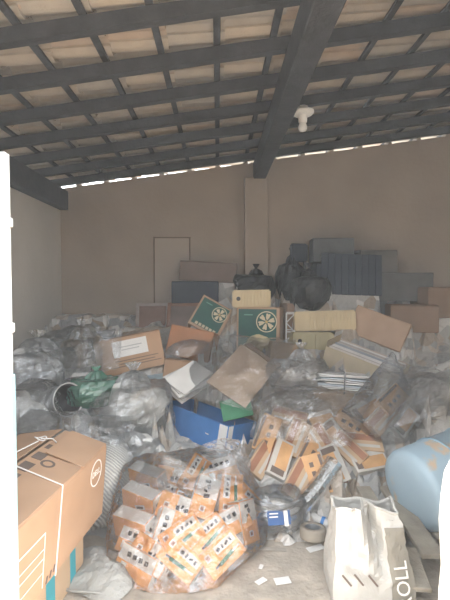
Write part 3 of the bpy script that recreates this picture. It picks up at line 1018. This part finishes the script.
# reddish carton and brown ones in front of the tilted green carton
t = carton('red_brown_carton', 'red-brown carton leaning in front of the tilted green carton', 'box', at(193, 345, 4.08), (.40, .28, .27), rot(-10, 14, 10), KRAFTR, flaps=(2, 2))
t = carton('small_brown_carton', 'small brown carton beside the blue box papers, below the red-brown one', 'box', at(182, 376, 3.86), (.24, .26, .26), rot(-22, 10, 4), KRAFT, flaps=(3, 3))
film_bag('clear_plastic_bag', 'small clear film bag draped over the red-brown carton', at(188, 350, 3.87), (.19, .09, .07), FILM, 21, .03, 8, 8, 0, None, 10, 2.2, -14)
t = carton('plain_carton', 'plain brown carton behind the cardboard sheet, in front of green carton', 'box', at(280, 360, 3.98), (.24, .22, .30), rot(8, 8, 8), KRAFT2, flaps=(2, 2))
t = carton('side_carton', 'brown carton right of upright green carton, behind the wire basket', 'box', at(297, 322, 4.62), (.30, .24, .36), rot(10, 4, 4), mat('rosy_board', (.38, .26, .19), .8, .1, 5), flaps=(1, 1))
# crumpled yellow paper
t = thing('crumpled_paper', 'crumpled cream paper ball before the upright green carton', 'paper', at(259, 345, 3.98), rot(20))
link('paper', blob_me('paper', .10, .06, .05, 5, .03, 14, 24, 2.0), mat('cream_paper', (.68, .58, .36), .8, .1), t); rest(t)

# ================================================================== BACK RIGHT: dark stacks and bags
def black_bag(label, px, py, Y, r, seed, nk=.4, m=BLACKP, cat='bag'):
    t = thing('black_bag', label, cat, at(px, py, Y) - Vector((0, 0, r[2] * .85)), rot(seed * 31))
    link('film', blob_me('film', *r, seed, .035, 6, 30, 2.3, .85, nk), m, t, (0, 0, r[2] * .85))
    link('tie', tube_me('tie', [(r[0] * nk * .18 * math.cos(a), r[1] * nk * .18 * math.sin(a), r[2] * 1.95) for a in [i * .7854 for i in range(8)]], .008, 5, True), GREYP, t)
    return rest(t)
black_bag('black rubbish bag behind the ridged box beside the wall pier', 256, 288, 4.78, (.22, .17, .17), 2)
black_bag('black rubbish bag with upright knot left of the dark stack', 292, 281, 4.92, (.20, .15, .24), 3)
black_bag('large black rubbish bag in the middle of the dark stack', 309, 293, 4.50, (.20, .16, .20), 4)
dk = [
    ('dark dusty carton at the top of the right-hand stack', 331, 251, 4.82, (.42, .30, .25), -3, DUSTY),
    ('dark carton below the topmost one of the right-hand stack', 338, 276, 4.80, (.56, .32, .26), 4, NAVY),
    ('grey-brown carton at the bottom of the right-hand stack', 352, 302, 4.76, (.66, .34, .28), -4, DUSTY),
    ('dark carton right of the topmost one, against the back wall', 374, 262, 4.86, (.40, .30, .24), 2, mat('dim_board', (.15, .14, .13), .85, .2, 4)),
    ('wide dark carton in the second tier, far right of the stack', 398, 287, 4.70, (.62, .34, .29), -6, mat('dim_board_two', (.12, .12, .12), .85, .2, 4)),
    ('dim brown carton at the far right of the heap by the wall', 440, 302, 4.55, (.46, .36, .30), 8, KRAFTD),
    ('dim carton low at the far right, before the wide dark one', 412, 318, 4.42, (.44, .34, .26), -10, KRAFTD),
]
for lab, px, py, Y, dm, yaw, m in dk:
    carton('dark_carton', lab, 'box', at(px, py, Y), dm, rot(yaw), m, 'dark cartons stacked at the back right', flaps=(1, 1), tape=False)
t = thing('slatted_panel', 'dark slatted panel leaning across the right-hand stack', 'panel', at(352, 273, 4.50) - Vector((0, 0, .22)), rot(-3, 10, 2))
for i in range(9):
    link('slat', box_me('slat', .065, .014, .42, .003), NAVY, t, (-.27 + i * .0675, 0, .21))
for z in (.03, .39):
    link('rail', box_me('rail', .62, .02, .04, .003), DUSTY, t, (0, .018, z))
rest(t)
t = thing('chair_back', 'dark rounded chair back poking up beside the right-hand stack', 'chair', at(299, 262, 4.90) - Vector((0, 0, .20)), rot(14))
link('back_panel', box_me('back_panel', .20, .05, .20, .03, (0, 0, .30), seg=3), NAVY, t)
for s in (-1, 1):
    link('post', box_me('post', .03, .03, .24, .004, (s * .07, 0, .12)), DARKWOOD, t)
rest(t)
# tan bulging carton right
t = carton('tan_carton', 'battered tan carton lying right of the long archive box', 'box', at(381, 331, 4.22), (.50, .34, .27), rot(-24, 14, 20), mat('tan_dull', (.44, .31, .22), .8, .1, 5), flaps=(3, 3))

# ================================================================== RIGHT MIDDLE
# open carton full of files
def files_box():
    dims = (.62, .30, .24)
    rm = rot(-38, -6, 16)
    base = at(366, 368, 3.75) - rm @ Vector((0, 0, .13))
    t = thing('open_file_carton', 'open beige carton packed with pale files, right of centre', 'box', base, rm)
    th = .006
    m = mat('beige_dull', (.46, .39, .28), .8, .08)
    link('base_panel', box_me('base_panel', dims[0], dims[1], th, .001, (0, 0, th / 2)), m, t)
    for s in (-1, 1):
        link('side_panel', box_me('side_panel', dims[0], th, dims[2], .001, (0, s * (dims[1] / 2), dims[2] / 2)), m, t)
        link('end_panel', box_me('end_panel', th, dims[1], dims[2] + (.05 if s < 0 else 0), .001, (s * dims[0] / 2, 0, dims[2] / 2 + (.025 if s < 0 else 0))), m, t)
    rest(t)
    cols = [(.60, .56, .52), (.42, .38, .36), (.66, .64, .62), (.50, .42, .36), (.33, .36, .40)]
    for i in range(9):
        f = thing('file_folder', '%s file, %s of nine from the near side of the open beige carton' % (('cream', 'dull brown', 'white', 'tan', 'slate')[i % 5], ('first', 'second', 'third', 'fourth', 'fifth', 'sixth', 'seventh', 'eighth', 'ninth')[i]), 'folder', base + rm @ Vector((0, -.125 + i * .031, .012)), rm, 'files in the open carton')
        link('cover', box_me('cover', dims[0] - .04, .004, .23 + random.uniform(-.01, .02), .001, (0, -.011, .12)), mat('file_%d' % (i % 5), cols[i % 5], .7, .08), f)
        link('pages', box_me('pages', dims[0] - .06, .015, .215, .001, (0, 0, .115)), PAPERG, f)
        link('cover', box_me('cover', dims[0] - .04, .004, .22 + random.uniform(-.01, .02), .001, (0, .011, .12)), mat('file_%d' % (i % 5), cols[i % 5], .7, .08), f)
files_box()
# paper bundle on a carton
cen = at(340, 404, 3.42)
t = carton('low_carton', 'low brown carton carrying the tied bundle of papers', 'box', cen, (.40, .28, .16), rot(-6, 6, 1), KRAFT2, flaps=(1, 1), tape=False)
tb = thing('paper_bundle', 'bundle of white and grey papers tied with a dark strap', 'papers', at(344, 391, 3.40) + Vector((0, .04, 0)), rot(-6, 6, 3))
for i in range(8):
    link('paper_sheet', slab_me('paper_sheet', .34 + random.uniform(-.03, .05), .24, .008, i + 40, .008), (PAPER, PAPERG, mat('bluish_paper', (.55, .60, .66), .7))[i % 3], tb, (random.uniform(-.03, .03), random.uniform(-.01, .01), i * .0155), rot(random.uniform(-8, 8)))
link('strap', tube_me('strap', [(.0, -.145, -.15), (.0, -.145, .135), (.0, .135, .14)], .006, 5), GREYP, tb)
rest(tb)
film_bag('clear_plastic_bag', 'crumpled clear plastic bag above the faded cartons, right of cardboard sheet', at(302, 379, 3.55), (.22, .17, .19), FILM, 22, .05, 7, 0, .4, mat('pale_waste', (.66, .62, .58), .8, .25, 9, .5, 22))
film_bag('clear_plastic_bag', 'flattened clear bag below the tied paper bundle', at(300, 408, 3.32), (.26, .14, .09), FILM, 23, .04, 8, 10, 0, None)

# faded pen cartons spilled across the middle right
FD = (.25, .055, .13)
DULLW = mat('dull_white_card', (.56, .53, .48), .6, .08, 9)
def faded_proto(style):
    P_ = [('body', box_me('body', *FD, .003), (OLDORANGE, KRAFT2, DULLW)[style], Vector(), None)]
    def st(nm, face, u, v, w, h, m, lift=.001):
        F = FACE[face]
        cen = {'front': Vector((0, -FD[1] / 2, 0)), 'top': Vector((0, 0, FD[2] / 2)), 'right': Vector((FD[0] / 2, 0, 0)), 'left': Vector((-FD[0] / 2, 0, 0))}[face]
        P_.append((nm, box_me(nm, w, h, .001, 0), m, cen + F @ Vector((u, v, lift)), F))
    if style == 0:
        for i in range(3):
            st('dark_mark', 'front', -.06 + i * .055, -.012, .03, .026, GREYINK)
        st('dark_band', 'front', 0, .052, .22, .018, GREYINK)
        st('pale_side', 'top', 0, 0, .24, .048, DULLW)
    elif style == 1:
        st('red_band', 'front', 0, .03, .24, .045, BROWNCARD)
        st('white_band', 'front', 0, -.03, .20, .02, DULLW)
        st('pale_side', 'top', 0, 0, .24, .045, DULLW)
    else:
        st('orange_panel', 'front', .02, -.01, .18, .08, OLDORANGE)
        st('dark_mark', 'front', -.09, .0, .04, .09, GREYINK)
        st('red_side', 'top', 0, 0, .22, .03, BROWNCARD)
    st('end_mark', 'right', 0, 0, .03, .08, BROWNCARD)
    return P_
FPROTO = [faded_proto(s) for s in range(3)]
def faded(px, py, Y, yaw, tilt, roll, style, label, bag=False):
    rm = rot(yaw, tilt, roll)
    c = at(px, py, Y)
    t = thing('faded_carton', label, 'box', c, rm, 'faded cartons spilled at the middle right')
    for (nm, me, m, loc, r) in FPROTO[style]:
        link(nm, me, m, t, loc, r)
    rest(t)
    return c, rm
fl = [
    (268, 436, 3.02, -12, 28, -72, 0, 'faded orange carton on end with three dark marks, left of the spill'),
    (296, 440, 3.02, 10, 30, -58, 1, 'red-banded carton leaning right of the three-mark carton'),
    (281, 462, 2.90, 18, 35, -56, 2, 'white carton with orange panel lying below the red-banded one'),
    (309, 462, 2.92, 12, 38, -50, 0, 'faded orange carton slanting in the centre of the spill'),
    (323, 445, 3.00, -14, 40, 58, 1, 'red-banded carton slanting down right near the spill centre'),
    (338, 440, 3.06, -16, 35, 50, 2, 'white and orange carton slanting down right, above the planks'),
    (354, 428, 3.12, -10, 42, 32, 0, 'faded orange carton with dark marks below the low brown carton'),
    (336, 468, 2.88, -20, 35, 62, 2, 'white and orange carton lowest in the spill behind the sack'),
    (318, 478, 2.82, -8, 30, 72, 0, 'faded orange carton standing on end just behind the white sack'),
    (366, 446, 3.02, 6, 48, 8, 1, 'red-banded carton lying flat right of the spill'),
    (372, 466, 2.92, 10, 52, -6, 2, 'white and orange carton lying flat beside the blue drum'),
    (290, 420, 3.16, -6, 48, 16, 1, 'red-banded carton at the top left of the spill'),
    (320, 424, 3.16, 6, 50, -14, 2, 'white and orange carton at the top middle of the spill'),
    (262, 462, 2.92, 24, 35, -40, 1, 'red-banded carton at the lower left of the spill'),
    (350, 452, 2.97, -12, 40, 44, 1, 'red-banded carton between the slanting white ones, lower right'),
    (299, 483, 2.80, 14, 35, -48, 1, 'red-banded carton lowest left, above the cable bag'),
]
for f_ in fl:
    faded(*f_)
bp = [faded(394, 402, 3.16, 16, 36, -30, 0, 'faded orange carton highest in the clear bag above the blue drum'),
      faded(384, 421, 3.08, 14, 34, -34, 1, 'red-banded carton in the middle of the clear bag above drum'),
      faded(406, 424, 3.10, 16, 36, -36, 2, 'white and orange carton at the right of bag above drum'),
      faded(368, 412, 3.20, 6, 38, -26, 2, 'white and orange carton at the left of bag above drum')]
pts = []
for c, rm in bp:
    for sx in (-1, 1):
        for sy in (-1, 1):
            for sz in (-1, 1):
                pts.append(c + rm @ Vector((sx * FD[0] / 2, sy * FD[1] / 2, sz * FD[2] / 2)))
pts.append(at(394, 357, 3.4)); pts.append(at(372, 385, 3.3))
t, c = hull_bag('clear_plastic_bag', 'peaked clear bag holding faded cartons above the blue drum', pts, FILM, 1.02, .02, 8, 6)
drape('plastic_film', 'loose clear film lying over the spilled faded cartons', [at(248, 452, 2.82), at(350, 462, 2.80), at(372, 408, 3.25), at(262, 398, 3.3)], FILM, 8, .045, 6, .07, bulge=.12)
drape('plastic_film', 'clear film trailing at the right above the blue drum', [at(385, 440, 2.95), at(445, 420, 2.9), at(455, 380, 3.3), at(402, 372, 3.4)], FILM, 18, .035, 6, .03, bulge=.08)

film_bag('clear_plastic_bag', 'clear bag at the far right edge above the blue drum', at(432, 398, 3.35), (.24, .18, .17), FILM, 25, .05, 7, 15, 0, mat('pale_waste', (.48, .44, .41)))
t = thing('white_pipe', 'pale plastic pipe lying across the heap at the far right', 'pipe', at(428, 376, 3.45), rot(16, 0, -18))
link('pipe_wall', tube_me('pipe_wall', [(-.24, 0, 0), (0, 0, 0), (.30, 0, 0)], .024, 12), mat('pale_pipe', (.55, .55, .53), .5), t, smooth=True)
link('pipe_collar', tube_me('pipe_collar', [(-.25, 0, 0), (-.20, 0, 0)], .029, 12), mat('pale_pipe', (.55, .55, .53)), t, smooth=True)
rest(t)
# cable bag with printed label, low in front
t = thing('cable_bag', 'clear bag of coiled white cable with a blue printed label', 'bag', at(277, 512, 2.62) - Vector((0, 0, .13)), rot(-6, 12, 0))
link('film', blob_me('film', .17, .12, .13, 31, .025, 9, 32, 2.4, .9), FILM, t, (0, 0, .12))
for i in range(4):
    pts_ = [((.11 + .012 * i) * math.cos(a), (.07 + .008 * i) * math.sin(a), .05 + .035 * i + .01 * math.sin(a * 3 + i)) for a in [j * 2 * math.pi / 24 for j in range(24)]]
    link('cable_loop', tube_me('cable_loop', pts_, .014, 7, True), (WHITEP, BLUE, WHITEP, GREYP)[i], t, smooth=True)
link('printed_label', box_me('printed_label', .13, .003, .075, 0), mat('navy_label', (.03, .09, .25), .5), t, (.015, -.128, .10), rot(6, 14, -4))
link('label_band', box_me('label_band', .022, .003, .08, 0), PENWHITE, t, (.055, -.132, .10), rot(6, 14, -4))
for i in range(3):
    link('label_line', box_me('label_line', .05, .003, .006, 0), PENWHITE, t, (-.015, -.1305, .085 + i * .018), rot(6, 14, -4))
t = thing('grey_tube', 'dusty grey flattened plastic tube lying beside the cable bag', 'tube', at(313, 500, 2.68), rot(32, 0, -38))
link('tube_wall', tube_me('tube_wall', [(-.26, 0, 0), (-.1, .01, .01), (.08, 0, .0), (.26, 0, .01)], .055, 12), FILMG, t)
link('lining', tube_me('lining', [(-.24, 0, 0), (-.1, .01, .01), (.08, 0, .0), (.24, 0, .01)], .035, 10), mat('dust_grey', (.30, .30, .28), .8, .2), t); rest(t)
# small tin on the floor
t = thing('tape_roll', 'dusty grey roll of tape lying on the floor by cable bag', 'tape', at(315, 538, 2.52) - Vector((0, 0, .03)), rot(20, 6, 4))
link('outer_winding', lathe_me('outer_winding', [(.045, 0), (.072, 0), (.075, .01), (.075, .05), (.072, .06), (.045, .06), (.045, 0)], 26), mat('dusty_tape', (.34, .30, .25), .7, .2), t, smooth=True)
link('core', lathe_me('core', [(.045, .002), (.045, .058), (.038, .058), (.038, .002), (.045, .002)], 26), GREYP, t)
t = thing('crushed_can', 'crushed pale can beside the tape roll', 'can', at(322, 521, 2.66) - Vector((0, 0, .03)), rot(60, 80, 0))
link('can_wall', lathe_me('can_wall', [(0, -.06), (.03, -.06), (.033, -.05), (.028, 0), (.034, .05), (.03, .06), (0, .058)], 14), mat('pale_tin', (.55, .54, .52), .4, .1), t, smooth=True)
link('can_band', lathe_me('can_band', [(.0335, -.03), (.0315, -.01)], 14), BLUE, t, smooth=True); rest(t)

# floor litter
sc_list = [(318, 556, .10, .045, 20, 'cream paper scrap on the bare floor left of the sack'), (268, 556, .22, .03, -6, 'thin grey strip of card on the bare floor'),
           (262, 590, .06, .03, 40, 'small white chip on the floor at the bottom edge'), (284, 590, .08, .05, 10, 'pale flake on the floor left of the white sack'), (262, 575, .035, .02, 70, 'tiny white chip on the floor, middle front')]
for i, (px, py, w, d, a, lab) in enumerate(sc_list):
    Y = EYE * 450 / (py - 283)
    tag(link('paper_scrap', slab_me('paper_scrap', w, d, .003, i, .006, 3), PAPER if i != 1 else mat('card_grey', (.42, .38, .33), .8), None, (at(px, py, Y).x, Y, .006), rot(a)), lab, 'paper')

# planks
def plank(label, a, b, w, th=.025):
    a, b = Vector(a), Vector(b)
    d = b - a
    x = d.normalized()
    y = Vector((0, 0, 1)).cross(x).normalized()
    z = x.cross(y)
    rm = Matrix((x, y, z)).transposed()
    t = link('wood_plank', box_me('wood_plank', d.length, w, th, .003), WOODG, None, (a + b) / 2, rm)
    tag(t, label, 'plank', 'grey planks behind the white sack')
    rest(t)
plank('weathered grey plank slanting from the spill to the front right', at(392, 492, 2.82), at(440, 565, 2.16), .11)
plank('weathered grey plank left of the longest one, behind the sack', at(366, 492, 2.80), at(398, 545, 2.32), .09)
plank('short weathered plank lying low beside the white sack', at(408, 556, 2.26), at(424, 600, 2.02), .13)
plank('dark weathered plank under the blue drum', at(410, 490, 2.92), at(452, 548, 2.36), .08)

# blue drum lying on its side
t = thing('blue_drum', 'pale blue painted metal drum lying tilted at the right edge', 'drum', at(458, 478, 2.62), Matrix.Rotation(R(-60), 3, 'Z') @ Matrix.Rotation(R(100), 3, 'X') @ Matrix.Rotation(R(-10), 3, 'Y'))
r = .23
prof = [(0, .33), (.12, .33), (.19, .325), (.222, .31), (.232, .285), (.232, .10), (.238, .09), (.232, .08), (.232, -.14), (.238, -.15), (.232, -.16), (.232, -.34), (.20, -.36), (0, -.36)]
mm, nt, p = base_mat('chipped_blue')
tc = nd(nt, 'ShaderNodeTexCoord'); n1 = nd(nt, 'ShaderNodeTexNoise'); n1.inputs['Scale'].default_value = 5.5; n1.inputs['Detail'].default_value = 5
nt.links.new(tc.outputs['Object'], n1.inputs['Vector'])
rp = nd(nt, 'ShaderNodeValToRGB'); rp.color_ramp.elements[0].position = .60; rp.color_ramp.elements[1].position = .66
rp.color_ramp.elements[0].color = (.40, .54, .64, 1); rp.color_ramp.elements[1].color = (.62, .50, .38, 1)
nt.links.new(n1.outputs['Fac'], rp.inputs['Fac']); nt.links.new(rp.outputs['Color'], p.inputs['Base Color']); p.inputs['Roughness'].default_value = .5
link('drum_shell', lathe_me('drum_shell', prof, 40), mm, t, smooth=True)
for z in (.09, -.15):
    link('drum_hoop', tube_me('drum_hoop', [(.234 * math.cos(a), .234 * math.sin(a), z) for a in [i * 2 * math.pi / 40 for i in range(40)]], .007, 6, True), BLUEPAINT, t, smooth=True)
DRUM = t
rest(t)

# white printed paper sack standing open at the front
def paper_sack():
    base = Vector((.735, 2.15, 0))
    t = thing('paper_sack', 'open white paper sack with lettering down its side, front right', 'sack', base, rot(-3, 4, -2))
    W, Dp, H = .32, .20, .405
    SW = mat('sack_paper', (.56, .545, .51), .7, .05, 7, .35, 14)
    SG = mat('sack_grey_side', (.27, .25, .21), .7, .08, 7, .3, 14)
    # four walls as one crumpled tube, the right wall grey printed
    def ring(u, v):
        # rounded rectangle outline, pinched gusset on the right
        a = u * 4
        k = int(a) % 4
        q = a - int(a)
        c4 = [(-W / 2, -Dp / 2), (W / 2, -Dp / 2), (W / 2, Dp / 2), (-W / 2, Dp / 2)]
        p, q2 = c4[k], c4[(k + 1) % 4]
        x, y = p[0] + (q2[0] - p[0]) * q, p[1] + (q2[1] - p[1]) * q
        taper = 1.20 - .36 * v
        x *= taper
        y *= 1.15 - .55 * v * v
        if k == 0 and v > .25:
            y += .10 * math.exp(-((q - .74 + .22 * v) / .07) ** 2) * min(1, (v - .25) * 2.5)       # inward fold on the front
            y -= .04 * math.exp(-((q - .55 + .22 * v) / .07) ** 2) * min(1, (v - .25) * 2.5)
            y += .05 * math.exp(-((q - .22 - .10 * v) / .05) ** 2) * max(0, v - .45) * 1.6
        z = v * H
        if v > .92:
            z += .012 * math.sin(u * 19) + .008 * math.sin(u * 41 + 1)
        pt = Vector((x, y, z))
        kz = crinkle(pt, 3, .020, 7) * min(1, v * 4)
        n = Vector((x, y, 0)).normalized()
        return pt + n * kz
    nu, nv = 64, 26
    fr, sd = [], []
    me = sheet_me('sack_wall', ring, nu, nv)
    me.materials.append(SW)
    o = link('sack_wall', me, None, t)
    # printed grey gusset panel: a skin just proud of the right part of the front
    def panel(u, v):
        uu = .178 + u * .072
        p = Vector(ring(uu, .02 + v * .80))
        return p + Vector((.0, -.006, 0))
    link('printed_panel', sheet_me('printed_panel', panel, 8, 22), SG, t)
    # white lettering running up the panel
    lt = text_me('lettering', 'ROLL', .088, .0012)
    # bend the letters onto the panel
    P0, P1 = Vector(panel(.5, .10)), Vector(panel(.5, .62))
    up = (P1 - P0).normalized()
    n_ = Vector((0, -1, 0)); n_ = (n_ - up * n_.dot(up)).normalized()
    side = up.cross(n_)
    rm = Matrix((up, -(n_.cross(up)) * -1, n_)).transposed()
    if rm.determinant() < 0:
        rm = Matrix((up, n_.cross(up) * -1, n_)).transposed()
    link('lettering', lt, WHITEINK, t, P0.lerp(P1, .30) + n_ * .014, rm)
    # fine grey print and dashes low on the front
    for i in range(9):
        q = ring(.03 + i * .011, .44 - .012 * i)
        link('fine_print', box_me('fine_print', .006, .002, .10, 0), mat('faint_print', (.55, .54, .52), .7), t, Vector(q) + Vector((0, -.012, -.04)), rot(0, 0, -28))
    for i in range(3):
        q = ring(.035 + i * .042, .34 + .014 * i)
        link('printed_dash', box_me('printed_dash', .009, .002, .065, 0), GREYINK, t, Vector(q) + Vector((0, -.016, -.03)), rot(0, 0, -38))
    # rolled rim
    rim = [Vector(ring(i / 64, 1.0)) for i in range(64)]
    link('torn_rim', tube_me('torn_rim', rim, .007, 5, True), SW, t)
    return t
paper_sack()

# ================================================================== THE HEAP that carries it all
bpy.context.view_layer.update()
vs, fs = [], []
for root in REG:
    for o in [root] + list(root.children_recursive):
        if o.type != 'MESH':
            continue
        off = len(vs)
        M = o.matrix_world
        vs += [M @ v.co for v in o.data.vertices]
        fs += [tuple(i + off for i in p.vertices) for p in o.data.polygons]
bvh = BVHTree.FromPolygons(vs, fs)
PROF = [(2.40, -.02), (2.58, .0), (2.72, .06), (2.88, .15), (3.15, .31), (3.5, .48), (3.85, .64), (4.2, .82), (4.6, 1.0), (4.9, 1.10), (5.4, 1.12)]
def prof_h(y):
    for (a, za), (b_, zb) in zip(PROF, PROF[1:]):
        if y < b_:
            return za + (zb - za) * max(0, (y - a)) / (b_ - a)
    return PROF[-1][1]
def heap_h(x, y):
    yy = y
    if x < -.5:
        yy = y - .10 * min(1, (-.5 - x) / .4)
    h = prof_h(yy)
    p = Vector((x, y, 0))
    h += crinkle(p, 2, .05, 5) * min(1, max(0, h) * 6)
    hit = bvh.ray_cast(Vector((x, y, -.5)), Vector((0, 0, 1)), 3.0)
    if hit[0] is not None:
        z = hit[0].z - .004
        if z > h + .45:
            z = h + .45
        h = z
    else:
        for k_ in range(8):
            q = bvh.ray_cast(Vector((x + .085 * math.cos(k_ * .7854), y + .085 * math.sin(k_ * .7854), -.5)), Vector((0, 0, 1)), 3.0)[0]
            if q is not None:
                h = min(h, q.z + .015)
    return max(h, -.02)
NX, NY = 110, 66
def hf(u, v):
    x = XL + .01 + u * (XR - XL - .02)
    y = 2.42 + v * (yb(x) - .01 - 2.42)
    return (x, y, heap_h(x, y))
me = sheet_me('debris_heap', hf, NX, NY)
hm, nt, p = base_mat('mixed_waste')
tc = nd(nt, 'ShaderNodeTexCoord'); vo = nd(nt, 'ShaderNodeTexVoronoi'); vo.inputs['Scale'].default_value = 9
nt.links.new(tc.outputs['Object'], vo.inputs['Vector'])
rp = nd(nt, 'ShaderNodeValToRGB'); rp.color_ramp.interpolation = 'CONSTANT'
el = rp.color_ramp.elements
el[0].position = 0; el[0].color = (.42, .41, .39, 1); el[1].position = .3; el[1].color = (.46, .40, .34, 1)
for pos, c_ in ((.5, (.32, .32, .32, 1)), (.66, (.60, .58, .55, 1)), (.82, (.34, .28, .22, 1))):
    e_ = el.new(pos); e_.color = c_
sx_ = nd(nt, 'ShaderNodeSeparateColor')
nt.links.new(vo.outputs['Color'], sx_.inputs[0]); nt.links.new(sx_.outputs[0], rp.inputs['Fac'])
nt.links.new(rp.outputs['Color'], p.inputs['Base Color']); p.inputs['Roughness'].default_value = .35
nb = nd(nt, 'ShaderNodeTexNoise'); nb.inputs['Scale'].default_value = 18; nb.inputs['Detail'].default_value = 5
nt.links.new(tc.outputs['Object'], nb.inputs['Vector'])
bp_ = nd(nt, 'ShaderNodeBump'); bp_.inputs['Strength'].default_value = .8; bp_.inputs['Distance'].default_value = .04
nt.links.new(nb.outputs['Fac'], bp_.inputs['Height']); nt.links.new(bp_.outputs['Normal'], p.inputs['Normal'])
heap = link('debris_heap', me, hm)
tag(heap, 'sloping heap of crumpled plastic and waste paper under everything', 'rubbish', kind='stuff')

# ------------------------------------------------------------------ thin haze added to imitate the veil of lens glare
hz = bpy.data.materials.new('glare_veil')
hz.use_nodes = True
nt = hz.node_tree
nt.nodes.remove(nt.nodes['Principled BSDF'])
sv = nd(nt, 'ShaderNodeVolumeScatter')
sv.inputs['Color'].default_value = (.93, .97, 1, 1)
sv.inputs['Density'].default_value = .010
sv.inputs['Anisotropy'].default_value = 0.0
nt.links.new(sv.outputs[0], nt.nodes['Material Output'].inputs['Volume'])
hb = link('glare_veil', box_me('glare_veil', 9.5, 7.0, 4.7, 0, (.6, 2.6, 2.2)), hz)
tag(hb, 'thin added haze filling the room in place of lens glare', 'haze', kind='stuff')
hb.display_type = 'WIRE'
